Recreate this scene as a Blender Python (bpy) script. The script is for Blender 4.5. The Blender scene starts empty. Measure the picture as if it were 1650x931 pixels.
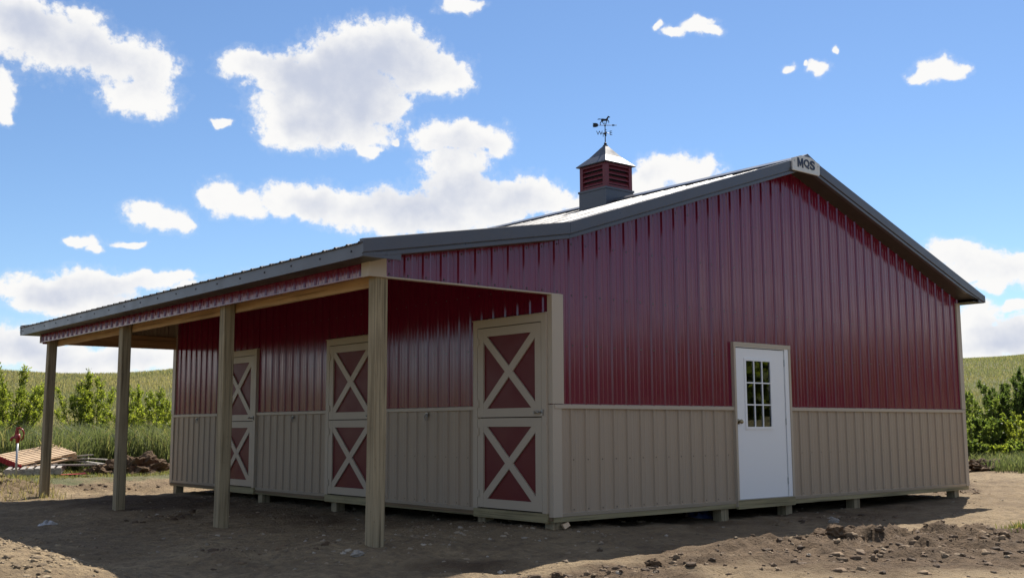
import bpy, math, random
import numpy as np
from mathutils import Vector, Matrix, noise as mnoise

random.seed(7)
rng = np.random.default_rng(11)
scene = bpy.context.scene
col = scene.collection

# ------------------------------------------------------------------ camera
CAM = Vector((-8.135, -9.065, 0.995))
RT = Vector((0.7690272, -0.63920265, -0.0041393))
UP = Vector((-0.07804866, -0.10032384, 0.99188887))
FW = Vector((0.63443327, 0.76246646, 0.12704067))
cd = bpy.data.cameras.new("camera")
cam = bpy.data.objects.new("camera", cd)
col.objects.link(cam)
cam.matrix_world = Matrix(((RT.x, UP.x, -FW.x, CAM.x), (RT.y, UP.y, -FW.y, CAM.y),
                           (RT.z, UP.z, -FW.z, CAM.z), (0, 0, 0, 1)))
cd.sensor_width = 36.0
cd.lens = 37.77
cd.clip_end = 3000
scene.camera = cam

# ------------------------------------------------------------------ light
TO_SUN = Vector((0.76, 0.35, 1.0)).normalized()
SUN_EL = math.asin(TO_SUN.z)
SUN_AZ = math.atan2(TO_SUN.x, TO_SUN.y)
sd = bpy.data.lights.new("sun", 'SUN')
sd.energy = 5.0
sd.angle = math.radians(0.55)
sd.color = (1.0, 0.945, 0.86)
sun = bpy.data.objects.new("sun", sd)
col.objects.link(sun)
sun.location = (30, 20, 40)
sun.rotation_euler = (-TO_SUN).to_track_quat('-Z', 'Y').to_euler()

scene.view_settings.view_transform = 'Standard'
scene.view_settings.look = 'None'
scene.view_settings.gamma = 1.0
scene.view_settings.exposure = 0.75
scene.view_settings.use_curve_mapping = False
scene.cycles.use_denoising = True
scene.cycles.max_bounces = 8
scene.cycles.transparent_max_bounces = 12

SKY_STRENGTH = 0.078
CLOUD_WHITE = 0.575      # radiance of a sunlit cloud edge
CLOUD_YAW = 0.694       # azimuth the cloud table is measured from
# azimuth, elevation, half width, half height of the cloud lobes in milliradians
CLOUDS = [
    (-452,336,28.4,27.2),(-425,330,36.4,29.1),(-394,328,37.3,24.1),(-365,319,35.6,22.8),(-336,311,24.9,24.6),(-343,287,32,17.5),(-441,350,24,15.8),(-395,351,19.9,9.6),
    (-456,280,13.2,19.8),(-453,262,8.5,10.4),(-248,323,28.3,13.5),(-217,315,38.7,21.5),(-180,328,33.6,22.8),(-145,341,42.5,27.5),(-115,348,39.9,24.1),(-98,332,37.2,27.6),
    (-65,321,28.8,19.6),(-47,319,12.7,10.4),(-156,305,53.6,28.5),(-196,286,47.3,28.4),(-207,266,33.3,14.7),(-155,274,48,21.7),(-121,295,25.6,20.1),(-137,256,12.5,7.4),
    (-109,264,5.7,5.7),(-73,267,28.7,13.8),(-38,267,34.6,13.9),(-14,260,17.3,10.4),(-53,244,34.6,19.6),(-50,223,34.6,17.3),(-270,208,18.3,13.4),(-250,200,26.1,13.4),
    (-214,205,24.9,15.8),(-189,203,33.5,17),(-149,201,42.4,18.3),(-108,196,48.5,21.8),(-61,197,51.8,24.2),(-14,208,46.2,24.3),(21,211,31.8,18.5),(44,208,17.3,12.7),
    (62,202,14.4,10.4),(-328,188,23.9,11),(-312,186,21,11),(-299,182,11.6,8.8),(-386,161,12.9,6.4),(-347,163,16.4,3.8),(-375,156,7,4.8),(-271,272,8.6,4.5),
    (-414,119,43.7,11.6),(-375,122,40.1,16.1),(-334,130,41.3,8.2),(-379,107,44.9,14),(-419,108,24.2,9.5),(-302,134,21.1,5.5),(-436,68,42.7,19.9),(-392,58,49.3,13.9),
    (-420,76,19.3,11.6),(-347,59,46,12),(-316,62,31.3,9.9),(-473,67,41.2,20.6),(-286,121,31.9,10),(138,231,25.5,17.2),(161,232,33.8,16),(184,234,15.7,11.4),
    (121,221,22.8,14.9),(180,363,17.9,8.5),(158,359,12.4,6.3),(194,358,8.9,5.1),(143,366,4.5,5.2),(288,318,10.2,7.2),(263,320,6,3.9),(304,332,3.7,3.3),
    (277,321,3.2,3.3),(390,306,19,9.7),(404,302,10.9,7.5),(378,302,13.1,5.4),(394,149,20.8,9.6),(413,137,26.7,14.8),(439,133,28.5,14.7),(405,129,14.7,10.6),
    (422,118,14.5,7.4),(467,125,27.7,15.5),(408,89,23.4,15.9),(422,75,33.7,14.8),(445,72,28.2,15.6),(411,65,38.8,11.6),(442,97,14.2,5.2),(469,79,32.2,20.6),
    (-50,388,19.6,7.5),(242,92,65.4,16.8),(101,118,80.1,23),(-73,119,69,23),(-215,123,55.2,16.9),
]


def build_world():
    w = bpy.data.worlds.new("World")
    scene.world = w
    w.use_nodes = True
    nt = w.node_tree
    nt.nodes.clear()
    N = nt.nodes.new
    Lk = nt.links.new

    def math_(op, a, b=None, c=None, clamp=False):
        n = N('ShaderNodeMath')
        n.operation = op
        n.use_clamp = clamp
        for i, v in enumerate((a, b, c)):
            if v is None:
                continue
            if isinstance(v, (int, float)):
                n.inputs[i].default_value = v
            else:
                Lk(v, n.inputs[i])
        return n.outputs[0]

    def vmath(op, a, b=None, c=None):
        n = N('ShaderNodeVectorMath')
        n.operation = op
        for i, v in enumerate((a, b, c)):
            if v is None:
                continue
            if isinstance(v, tuple):
                n.inputs[i].default_value = v
            else:
                Lk(v, n.inputs[i])
        return n.outputs['Value'] if op in ('LENGTH', 'DOT_PRODUCT') else n.outputs[0]

    def smooth(v, a, b):
        n = N('ShaderNodeMapRange')
        n.interpolation_type = 'SMOOTHSTEP'
        Lk(v, n.inputs['Value'])
        n.inputs['From Min'].default_value = a
        n.inputs['From Max'].default_value = b
        return n.outputs['Result']

    def noise(vec, scale, detail, rough, lac=2.0):
        n = N('ShaderNodeTexNoise')
        Lk(vec, n.inputs['Vector'])
        n.inputs['Scale'].default_value = scale
        n.inputs['Detail'].default_value = detail
        n.inputs['Roughness'].default_value = rough
        n.inputs['Lacunarity'].default_value = lac
        return n.outputs['Fac']

    sky = N('ShaderNodeTexSky')
    sky.sky_type = 'NISHITA'
    sky.sun_disc = False
    sky.sun_elevation = SUN_EL
    sky.sun_rotation = SUN_AZ
    sky.altitude = 600
    sky.air_density = 1.0
    sky.dust_density = 0.1
    sky.ozone_density = 6.0

    tc = N('ShaderNodeTexCoord')
    sep = N('ShaderNodeSeparateXYZ')
    Lk(tc.outputs['Generated'], sep.inputs[0])
    x, y, z = sep.outputs
    c, s = math.cos(CLOUD_YAW), math.sin(CLOUD_YAW)
    xr = math_('SUBTRACT', math_('MULTIPLY', x, c), math_('MULTIPLY', y, s))
    yr = math_('ADD', math_('MULTIPLY', x, s), math_('MULTIPLY', y, c))
    az = math_('ARCTAN2', xr, yr)
    el = math_('ARCSINE', z)
    comb = N('ShaderNodeCombineXYZ')
    Lk(az, comb.inputs[0])
    Lk(el, comb.inputs[1])
    p0 = comb.outputs[0]

    # gentle domain warp so that the lobes are not ellipses
    wn = N('ShaderNodeTexNoise')
    Lk(p0, wn.inputs['Vector'])
    wn.inputs['Scale'].default_value = 30
    wn.inputs['Detail'].default_value = 3
    wn.inputs['Roughness'].default_value = 0.55
    p = vmath('MULTIPLY_ADD', vmath('SUBTRACT', wn.outputs['Color'], (0.5, 0.5, 0.5)), (0.030, 0.024, 0.0), p0)
    k = CLOUD_WHITE / SKY_STRENGTH

    def background(field, fine, mid, big, thick):
        """sky with cumulus where the field is high; thick hearts of clouds lit from behind are darker than the rim"""
        d1 = math_('MULTIPLY_ADD', field, 1.45, math_('MULTIPLY', math_('SUBTRACT', fine, 0.5), 1.45))
        d1 = math_('MULTIPLY_ADD', math_('SUBTRACT', mid, 0.5), 0.95, d1)
        core = smooth(d1, -0.06, 0.52)
        veil = math_('MULTIPLY', smooth(d1, -0.40, 0.20), 0.12)
        dens = math_('MULTIPLY', math_('MAXIMUM', core, veil), smooth(el, -0.01, 0.02))
        heart = math_('MULTIPLY_ADD', math_('SUBTRACT', big, 0.5), 2.6, thick)
        heart = math_('MULTIPLY_ADD', math_('SUBTRACT', mid, 0.5), 1.1, heart)
        heart = math_('MULTIPLY_ADD', math_('SUBTRACT', fine, 0.5), 0.5, heart)
        shade = smooth(heart, 0.95, 2.8)
        mixc = N('ShaderNodeMix')
        mixc.data_type = 'RGBA'
        Lk(shade, mixc.inputs['Factor'])
        mixc.inputs['A'].default_value = (k, k * 0.995, k * 0.985, 1)
        mixc.inputs['B'].default_value = (k * 0.60, k * 0.65, k * 0.78, 1)
        mixs = N('ShaderNodeMix')
        mixs.data_type = 'RGBA'
        Lk(dens, mixs.inputs['Factor'])
        Lk(sky.outputs[0], mixs.inputs['A'])
        Lk(mixc.outputs['Result'], mixs.inputs['B'])
        bg = N('ShaderNodeBackground')
        bg.inputs['Strength'].default_value = SKY_STRENGTH
        Lk(mixs.outputs['Result'], bg.inputs['Color'])
        return bg.outputs[0]

    def mixsh(fac, a, b):
        m = N('ShaderNodeMixShader')
        Lk(fac, m.inputs[0])
        Lk(a, m.inputs[1])
        Lk(b, m.inputs[2])
        return m.outputs[0]

    # the part of the sky whose clouds are listed, in sectors so that only nearby lobes are evaluated
    fine = noise(p0, 110, 9, 0.62)
    mid = noise(p0, 36, 4, 0.55)
    big = noise(p0, 15, 3, 0.5)
    bounds = [-9.0, -0.30, -0.16, -0.03, 0.12, 0.28, 9.0]
    node = None
    for lo, hi in zip(bounds[:-1], bounds[1:]):
        rmin = None
        thick = None
        for (a, e, ra, rb) in CLOUDS:
            a, e, ra, rb = a / 1000, e / 1000, ra / 1000 * 1.12, rb / 1000 * 1.12
            if a + 2.2 * ra + 0.03 < lo or a - 2.2 * ra - 0.03 > hi:
                continue
            d = vmath('MULTIPLY_ADD', p, (1 / ra, 1 / rb, 0.0), (-a / ra, -e / rb, 0.0))
            r = vmath('LENGTH', d)
            rmin = r if rmin is None else math_('SMOOTH_MIN', rmin, r, 0.22)
            # weight large lobes more: only deep clouds have dark hearts
            g = math_('POWER', 0.35, math_('MULTIPLY', r, r))
            w = min(1.0, (ra * rb) ** 0.5 / 0.030)
            thick = math_('MULTIPLY', g, w) if thick is None else math_('MULTIPLY_ADD', g, w, thick)
        bgs = background(math_('SUBTRACT', 1.0, rmin), fine, mid, big, thick)
        node = bgs if node is None else mixsh(math_('GREATER_THAN', az, lo), node, bgs)
    # the rest of the dome: scattered cumulus of the same kind
    gv = vmath('MULTIPLY', tc.outputs['Generated'], (1.0, 1.0, 2.4))
    gn = noise(gv, 3.1, 2, 0.5)
    gf = noise(gv, 22, 5, 0.6)
    gfield = math_('MULTIPLY', math_('SUBTRACT', gn, 0.536), 6.0)
    gbg = background(gfield, gf, gf, gn, math_('MULTIPLY', gfield, 1.4))
    aaz = math_('ABSOLUTE', az)
    outside = math_('MAXIMUM', math_('GREATER_THAN', aaz, 0.56), math_('GREATER_THAN', el, 0.42))
    # clear sky between the two so that no cloud is cut
    out = N('ShaderNodeOutputWorld')
    Lk(mixsh(outside, node, gbg), out.inputs['Surface'])


build_world()


# ------------------------------------------------------------------ materials
class NT:
    def __init__(self, name):
        self.m = bpy.data.materials.new(name)
        self.m.use_nodes = True
        self.t = self.m.node_tree
        self.b = self.t.nodes['Principled BSDF']
        self.out = self.t.nodes['Material Output']

    def n(self, kind, **kw):
        nd = self.t.nodes.new(kind)
        for k, v in kw.items():
            if k.startswith('i_'):
                nd.inputs[k[2:].replace('_', ' ')].default_value = v
            else:
                setattr(nd, k, v)
        return nd

    def l(self, a, b):
        self.t.links.new(a, b)

    def pos(self, scale=(1, 1, 1)):
        g = self.n('ShaderNodeNewGeometry')
        vm = self.n('ShaderNodeVectorMath', operation='MULTIPLY')
        self.l(g.outputs['Position'], vm.inputs[0])
        vm.inputs[1].default_value = scale
        return vm.outputs[0]

    def noise(self, vec, scale, detail=4, rough=0.5, w=None):
        nd = self.n('ShaderNodeTexNoise')
        if w is not None:
            nd.noise_dimensions = '4D'
            self.l(w, nd.inputs['W'])
        self.l(vec, nd.inputs['Vector'])
        nd.inputs['Scale'].default_value = scale
        nd.inputs['Detail'].default_value = detail
        nd.inputs['Roughness'].default_value = rough
        return nd.outputs['Fac']

    def ramp(self, fac, stops):
        r = self.n('ShaderNodeValToRGB')
        el = r.color_ramp.elements
        while len(el) < len(stops):
            el.new(0.5)
        for e, (p, c) in zip(el, stops):
            e.position = p
            e.color = (c[0], c[1], c[2], 1)
        self.l(fac, r.inputs[0])
        return r.outputs[0]

    def mix(self, fac, a, b, blend='MIX'):
        m = self.n('ShaderNodeMix', data_type='RGBA', blend_type=blend)
        for v, k in ((fac, 'Factor'), (a, 'A'), (b, 'B')):
            if isinstance(v, (int, float)):
                m.inputs[k].default_value = v
            elif isinstance(v, tuple):
                m.inputs[k].default_value = (v[0], v[1], v[2], 1)
            else:
                self.l(v, m.inputs[k])
        return m.outputs['Result']

    def bump(self, h, strength, dist, prev=None):
        b = self.n('ShaderNodeBump')
        b.inputs['Strength'].default_value = strength
        b.inputs['Distance'].default_value = dist
        self.l(h, b.inputs['Height'])
        if prev is not None:
            self.l(prev, b.inputs['Normal'])
        return b.outputs[0]


def painted_metal(name, c, rough, spec=0.5, wave=0.0, grime=0.12, coat=0.0):
    t = NT(name)
    p = t.pos()
    oi = t.n('ShaderNodeObjectInfo')
    n1 = t.noise(p, 1.3, 5, 0.6)
    dusty = t.mix(t.ramp(n1, ((0.42, (0, 0, 0)), (0.75, (grime, grime, grime)))), c,
                  (c[0] * 0.7 + 0.10, c[1] * 0.7 + 0.085, c[2] * 0.7 + 0.065))
    t.l(dusty, t.b.inputs['Base Color'])
    r = t.ramp(t.noise(p, 3.0, 6, 0.6), ((0.3, (rough * .8,) * 3), (0.75, (rough * 1.3,) * 3)))
    t.l(r, t.b.inputs['Roughness'])
    t.b.inputs['Specular IOR Level'].default_value = spec
    t.b.inputs['Coat Weight'].default_value = coat
    t.b.inputs['Coat Roughness'].default_value = 0.12
    if wave:
        w = t.n('ShaderNodeMath', operation='MULTIPLY')
        t.l(oi.outputs['Random'], w.inputs[0])
        w.inputs[1].default_value = 40
        h = t.noise(t.pos((5.5, 5.5, 0.55)), 1.0, 2, 0.4, w.outputs[0])
        t.l(t.bump(h, 1.0, wave), t.b.inputs['Normal'])
        if coat:
            t.l(t.b.inputs['Normal'].links[0].from_socket, t.b.inputs['Coat Normal'])
    return t.m


def wood(name, c1, c2, scale=1.0, axis=2, rough=0.75, knots=True):
    t = NT(name)
    sc = [22.0 * scale] * 3
    sc[axis] = 1.1 * scale
    p = t.pos(tuple(sc))
    oi = t.n('ShaderNodeObjectInfo')
    w = t.n('ShaderNodeMath', operation='MULTIPLY')
    t.l(oi.outputs['Random'], w.inputs[0])
    w.inputs[1].default_value = 30
    g = t.noise(p, 1.0, 6, 0.6, w.outputs[0])
    cc = t.ramp(g, ((0.28, c2), (0.55, c1), (0.8, tuple(v * 1.12 for v in c1))))
    fs = [70.0] * 3
    fs[axis] = 0.9
    crack = t.noise(t.pos(tuple(fs)), 1.0, 3, 0.6, w.outputs[0])
    cc = t.mix(t.ramp(crack, ((0.54, (0, 0, 0)), (0.66, (0.8, 0.8, 0.8)))), cc, tuple(v * 0.30 for v in c2))
    blot = t.noise(t.pos(), 2.2, 4, 0.55, w.outputs[0])
    cc = t.mix(t.ramp(blot, ((0.45, (0, 0, 0)), (0.8, (0.35, 0.35, 0.35)))), cc, tuple(v * 0.55 for v in c2))
    if knots:
        v = t.n('ShaderNodeTexVoronoi')
        ks = [5.0, 5.0, 5.0]
        ks[axis] = 1.6
        t.l(t.pos(tuple(ks)), v.inputs['Vector'])
        k = t.ramp(v.outputs['Distance'], ((0.0, (1, 1, 1)), (0.10, (0, 0, 0))))
        cc = t.mix(k, cc, (c2[0] * .35, c2[1] * .3, c2[2] * .3))
    t.l(cc, t.b.inputs['Base Color'])
    t.b.inputs['Roughness'].default_value = rough
    t.b.inputs['Specular IOR Level'].default_value = 0.3
    t.l(t.bump(g, 0.5, 0.004), t.b.inputs['Normal'])
    return t.m


def leafy(name, trans=0.35, rough=0.5):
    t = NT(name)
    a = t.n('ShaderNodeAttribute', attribute_name='Col')
    t.l(a.outputs['Color'], t.b.inputs['Base Color'])
    t.b.inputs['Roughness'].default_value = rough
    t.b.inputs['Specular IOR Level'].default_value = 0.3
    tr = t.n('ShaderNodeBsdfTranslucent')
    t.l(t.mix(1.0, a.outputs['Color'], (1.9, 1.9, 1.05), 'MULTIPLY'), tr.inputs['Color'])
    mx = t.n('ShaderNodeMixShader')
    mx.inputs[0].default_value = trans
    t.l(t.b.outputs[0], mx.inputs[1])
    t.l(tr.outputs[0], mx.inputs[2])
    t.l(mx.outputs[0], t.out.inputs['Surface'])
    return t.m


def plain(name, c, rough=0.6, metallic=0.0, spec=0.5, vary=0.15, vs=8):
    t = NT(name)
    n = t.noise(t.pos(), vs, 5, 0.6)
    t.l(t.ramp(n, ((0.3, tuple(v * (1 - vary) for v in c)), (0.7, tuple(min(1, v * (1 + vary)) for v in c)))),
        t.b.inputs['Base Color'])
    t.b.inputs['Roughness'].default_value = rough
    t.b.inputs['Metallic'].default_value = metallic
    t.b.inputs['Specular IOR Level'].default_value = spec
    return t.m


def glass():
    t = NT('window_glass')
    tr = t.n('ShaderNodeBsdfTransparent')
    tr.inputs[0].default_value = (0.75, 0.8, 0.78, 1)
    gl = t.n('ShaderNodeBsdfGlossy')
    gl.inputs['Roughness'].default_value = 0.02
    fr = t.n('ShaderNodeFresnel')
    fr.inputs[0].default_value = 2.05
    n = t.noise(t.pos(), 2.5, 2, 0.4)
    t.l(t.bump(n, 0.25, 0.004), gl.inputs['Normal'])
    mx = t.n('ShaderNodeMixShader')
    t.l(fr.outputs[0], mx.inputs[0])
    t.l(tr.outputs[0], mx.inputs[1])
    t.l(gl.outputs[0], mx.inputs[2])
    t.l(mx.outputs[0], t.out.inputs['Surface'])
    return t.m


def ground_mat():
    t = NT('ground_soil')
    p = t.pos()
    soil = t.n('ShaderNodeAttribute', attribute_name='moist')
    veg = t.n('ShaderNodeAttribute', attribute_name='veg')
    n1 = t.noise(p, 0.9, 8, 0.65)
    n2 = t.noise(p, 9.0, 8, 0.7)
    n3 = t.noise(p, 60.0, 4, 0.6)
    dry = t.ramp(n1, ((0.30, (0.192, 0.136, 0.080)), (0.5, (0.282, 0.208, 0.122)), (0.72, (0.372, 0.284, 0.170))))
    dry = t.mix(t.ramp(n2, ((0.35, (0.65, 0.65, 0.65)), (0.62, (0, 0, 0)))), dry, (0.085, 0.062, 0.045))
    dry = t.mix(t.ramp(n3, ((0.60, (0, 0, 0)), (0.80, (0.4, 0.4, 0.4)))), dry, (0.36, 0.31, 0.25))
    dark = t.ramp(n2, ((0.3, (0.050, 0.033, 0.020)), (0.7, (0.150, 0.102, 0.062))))
    mm = t.n('ShaderNodeMath', operation='MULTIPLY_ADD')
    t.l(n2, mm.inputs[0])
    mm.inputs[1].default_value = 1.0
    sb = t.n('ShaderNodeMath', operation='SUBTRACT')
    t.l(soil.outputs['Fac'], sb.inputs[0])
    sb.inputs[1].default_value = 0.5
    t.l(sb.outputs[0], mm.inputs[2])
    base = t.mix(t.ramp(mm.outputs[0], ((0.35, (0, 0, 0)), (0.62, (1, 1, 1)))), dry, dark)
    grass = t.ramp(t.noise(p, 0.25, 6, 0.65), ((0.3, (0.075, 0.092, 0.036)), (0.5, (0.135, 0.132, 0.070)),
                                                (0.7, (0.210, 0.175, 0.085))))
    mv = t.n('ShaderNodeMath', operation='MULTIPLY_ADD')
    t.l(n2, mv.inputs[0])
    mv.inputs[1].default_value = 0.8
    sv = t.n('ShaderNodeMath', operation='SUBTRACT')
    t.l(veg.outputs['Fac'], sv.inputs[0])
    sv.inputs[1].default_value = 0.4
    t.l(sv.outputs[0], mv.inputs[2])
    base = t.mix(t.ramp(mv.outputs[0], ((0.40, (0, 0, 0)), (0.62, (1, 1, 1)))), base, grass)
    t.l(base, t.b.inputs['Base Color'])
    t.b.inputs['Roughness'].default_value = 0.95
    t.b.inputs['Specular IOR Level'].default_value = 0.15
    b1 = t.bump(n2, 0.9, 0.05)
    v = t.n('ShaderNodeTexVoronoi')
    t.l(p, v.inputs['Vector'])
    v.inputs['Scale'].default_value = 28
    b2 = t.bump(v.outputs['Distance'], 0.55, 0.018, b1)
    b3 = t.bump(n3, 0.7, 0.012, b2)
    t.l(b3, t.b.inputs['Normal'])
    return t.m


def earth(name, c1, c2):
    t = NT(name)
    p = t.pos()
    n = t.noise(p, 14, 7, 0.7)
    t.l(t.ramp(n, ((0.3, c2), (0.7, c1))), t.b.inputs['Base Color'])
    t.b.inputs['Roughness'].default_value = 0.95
    t.b.inputs['Specular IOR Level'].default_value = 0.15
    t.l(t.bump(n, 0.9, 0.03), t.b.inputs['Normal'])
    return t.m


M = {
    'red': painted_metal('red_painted_metal', (0.154, 0.0046, 0.0300), 0.15, 0.70, 0.009, 0.004),
    'tan': painted_metal('tan_painted_metal', (0.365, 0.285, 0.208), 0.40, 0.35, 0.004, 0.10),
    'tan_trim': painted_metal('tan_trim_metal', (0.435, 0.360, 0.275), 0.42, 0.4, 0.0, 0.08),
    'roof': painted_metal('burnished_roof_metal', (0.110, 0.102, 0.104), 0.52, 0.40, 0.003, 0.10),
    'trim': painted_metal('burnished_trim_metal', (0.072, 0.070, 0.082), 0.32, 0.55, 0.0, 0.06),
    'soffit': painted_metal('burnished_soffit_metal', (0.050, 0.044, 0.040), 0.45, 0.4, 0.0, 0.05),
    'white': painted_metal('white_door_paint', (0.80, 0.80, 0.80), 0.38, 0.4, 0.0, 0.03),
    'door_red': painted_metal('red_door_board', (0.115, 0.0075, 0.012), 0.40, 0.28, 0.0, 0.06),
    'post': wood('treated_post_wood', (0.335, 0.272, 0.170), (0.175, 0.132, 0.074), 1.0, 2),
    'skirt': wood('treated_skirt_wood_x', (0.320, 0.270, 0.150), (0.205, 0.170, 0.090), 1.0, 0),
    'skirt_y': wood('treated_skirt_wood_y', (0.320, 0.270, 0.150), (0.205, 0.170, 0.090), 1.0, 1),
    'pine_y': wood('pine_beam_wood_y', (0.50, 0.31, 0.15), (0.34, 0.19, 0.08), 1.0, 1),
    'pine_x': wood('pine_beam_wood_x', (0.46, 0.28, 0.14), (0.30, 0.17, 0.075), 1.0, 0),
    'dark_wood': wood('dark_framing_wood', (0.20, 0.14, 0.08), (0.12, 0.08, 0.045), 1.0, 1),  # dark brown timber of the floor deck, rafters and purlins
    'ground': ground_mat(),
    'clod': earth('dark_soil_clod', (0.170, 0.115, 0.070), (0.066, 0.043, 0.027)),
    'gravel': earth('dusty_gravel', (0.30, 0.25, 0.19), (0.13, 0.10, 0.07)),
    'pebble': leafy('pebble_mix', 0.0, 0.9),
    'stone': earth('pale_stone', (0.42, 0.39, 0.34), (0.24, 0.21, 0.18)),
    'leaf': leafy('leaf_green', 0.58),
    'grass': leafy('grass_blade', 0.45, 0.6),
    'bark': plain('young_bark', (0.10, 0.075, 0.05), 0.9, vary=0.3),
    'steel': plain('galvanised_pipe', (0.42, 0.43, 0.44), 0.45, 0.8, vary=0.1),
    'hydrant_red': plain('red_enamel', (0.25, 0.018, 0.016), 0.35, vary=0.2),
    'pallet': plain('fresh_pallet_wood', (0.60, 0.43, 0.27), 0.8, vary=0.18, vs=5),
    'pallet_red': plain('red_pallet_paint', (0.33, 0.018, 0.022), 0.7, vary=0.25),
    'grey_wood': wood('weathered_board_wood', (0.42, 0.38, 0.33), (0.26, 0.23, 0.20), 1.0, 0, knots=False),
    'vane': plain('black_iron', (0.012, 0.012, 0.016), 0.5, 0.3),
    'brass': plain('brass_knob', (0.36, 0.29, 0.17), 0.3, 0.9),
    'latch': plain('zinc_latch', (0.34, 0.33, 0.32), 0.4, 0.9),
    'letters': plain('navy_letter_paint', (0.018, 0.024, 0.050), 0.5),
    'sign': plain('sign_white_metal', (0.62, 0.60, 0.57), 0.45, vary=0.05),
    'plastic': plain('white_plastic_film', (0.46, 0.45, 0.44), 0.35, vary=0.35, vs=14),
    'blue': plain('blue_plastic_film', (0.03, 0.05, 0.14), 0.4, vary=0.3),
    'cupola_roof': painted_metal('cupola_roof_metal', (0.070, 0.068, 0.076), 0.38, 0.35, 0.003, 0.06),
    'dark_screw': plain('screw_head', (0.16, 0.13, 0.10), 0.4, 0.3),
    'glass': glass(),
    'cupola_red': painted_metal('cupola_red_vinyl', (0.150, 0.022, 0.030), 0.45, 0.4, 0.0, 0.05),
    'interior': plain('dark_interior', (0.06, 0.045, 0.035), 0.9),
}


# ------------------------------------------------------------------ mesh helpers
def tag(o, label=None, cat=None, group=None, kind=None):
    for k, v in (('label', label), ('category', cat), ('group', group), ('kind', kind)):
        if v:
            o[k] = v
    return o


def empty(name, loc):
    o = bpy.data.objects.new(name, None)
    o.empty_display_size = 0.3
    o.location = loc
    col.objects.link(o)
    return o


def link(name, me, mat, parent=None, origin=None, smooth=False):
    o = bpy.data.objects.new(name, me)
    if mat is not None and not me.materials:
        me.materials.append(mat if not isinstance(mat, str) else M[mat])
    col.objects.link(o)
    if origin is not None:
        o.location = origin
    if parent is not None:
        o.parent = parent
        if parent.type == 'EMPTY':
            o.matrix_parent_inverse = Matrix.LocRotScale(parent.location, parent.rotation_euler, parent.scale).inverted()
    if smooth:
        for p in me.polygons:
            p.use_smooth = True
    return o


class MB:
    """collects faces, then links them as one mesh object"""

    def __init__(self):
        self.v = []
        self.f = []

    def add(self, vs, fs):
        b = len(self.v)
        self.v += [tuple(p) for p in vs]
        self.f += [tuple(i + b for i in f) for f in fs]
        return self

    def box(self, x0, x1, y0, y1, z0, z1):
        return self.add([(x0, y0, z0), (x1, y0, z0), (x1, y1, z0), (x0, y1, z0),
                         (x0, y0, z1), (x1, y0, z1), (x1, y1, z1), (x0, y1, z1)],
                        [(3, 2, 1, 0), (4, 5, 6, 7), (0, 1, 5, 4), (1, 2, 6, 5), (2, 3, 7, 6), (3, 0, 4, 7)])

    def prism(self, poly, d):
        n = len(poly)
        d = Vector(d)
        a = [Vector(p) for p in poly]
        vs = a + [p + d for p in a]
        fs = [tuple(range(n - 1, -1, -1)), tuple(range(n, 2 * n))]
        fs += [(i, (i + 1) % n, n + (i + 1) % n, n + i) for i in range(n)]
        return self.add(vs, fs)

    def beam(self, p, q, w, h, up=(0, 0, 1)):
        p, q = Vector(p), Vector(q)
        d = (q - p).normalized()
        s = d.cross(Vector(up))
        if s.length < 1e-4:
            s = d.cross(Vector((1, 0, 0)))
        s.normalize()
        u = s.cross(d)
        c = [p - s * w / 2 - u * h / 2, p + s * w / 2 - u * h / 2, p + s * w / 2 + u * h / 2, p - s * w / 2 + u * h / 2]
        return self.prism(c, q - p)

    def tube(self, pts, rad, n=6, cap=True):
        pts = [Vector(p) for p in pts]
        if not isinstance(rad, (list, tuple)):
            rad = [rad] * len(pts)
        b = len(self.v)
        ref = Vector((0.31, 0.17, 0.93)).normalized()
        for i, p in enumerate(pts):
            d = (pts[min(i + 1, len(pts) - 1)] - pts[max(i - 1, 0)]).normalized()
            s = d.cross(ref)
            if s.length < 0.05:
                s = d.cross(Vector((1, 0, 0)))
            s.normalize()
            u = s.cross(d)
            for k in range(n):
                a = 2 * math.pi * k / n
                self.v.append(tuple(p + (s * math.cos(a) + u * math.sin(a)) * rad[i]))
        for i in range(len(pts) - 1):
            for k in range(n):
                k2 = (k + 1) % n
                self.f.append((b + i * n + k, b + i * n + k2, b + (i + 1) * n + k2, b + (i + 1) * n + k))
        if cap:
            self.f.append(tuple(b + k for k in range(n - 1, -1, -1)))
            e = b + (len(pts) - 1) * n
            self.f.append(tuple(e + k for k in range(n)))
        return self

    def ball(self, c, r, n=8, m=5, sz=1.0):
        pts = []
        rad = []
        for i in range(m + 1):
            a = -math.pi / 2 + math.pi * i / m
            pts.append((c[0], c[1], c[2] + math.sin(a) * r * sz))
            rad.append(max(0.0005, math.cos(a) * r))
        return self.tube(pts, rad, n)

    def build(self, name, mat, parent=None, origin=None, smooth=False):
        me = bpy.data.meshes.new(name)
        o0 = origin or (0, 0, 0)
        me.from_pydata([(x - o0[0], y - o0[1], z - o0[2]) for x, y, z in self.v], [], self.f)
        me.update()
        return link(name, me, mat, parent, origin, smooth)


def tri_mesh(name, verts, tris, cols=None):
    """fast triangle mesh from numpy arrays"""
    me = bpy.data.meshes.new(name)
    nv, nf = len(verts), len(tris)
    me.vertices.add(nv)
    me.vertices.foreach_set('co', np.ascontiguousarray(verts, dtype=np.float32).ravel())
    me.loops.add(nf * 3)
    me.loops.foreach_set('vertex_index', np.ascontiguousarray(tris, dtype=np.int32).ravel())
    me.polygons.add(nf)
    me.polygons.foreach_set('loop_start', np.arange(0, nf * 3, 3, dtype=np.int32))
    if cols is not None:
        ca = me.color_attributes.new('Col', 'FLOAT_COLOR', 'POINT')
        c4 = np.ones((nv, 4), dtype=np.float32)
        c4[:, :3] = cols
        ca.data.foreach_set('color', c4.ravel())
    me.update(calc_edges=True)
    return me


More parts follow.
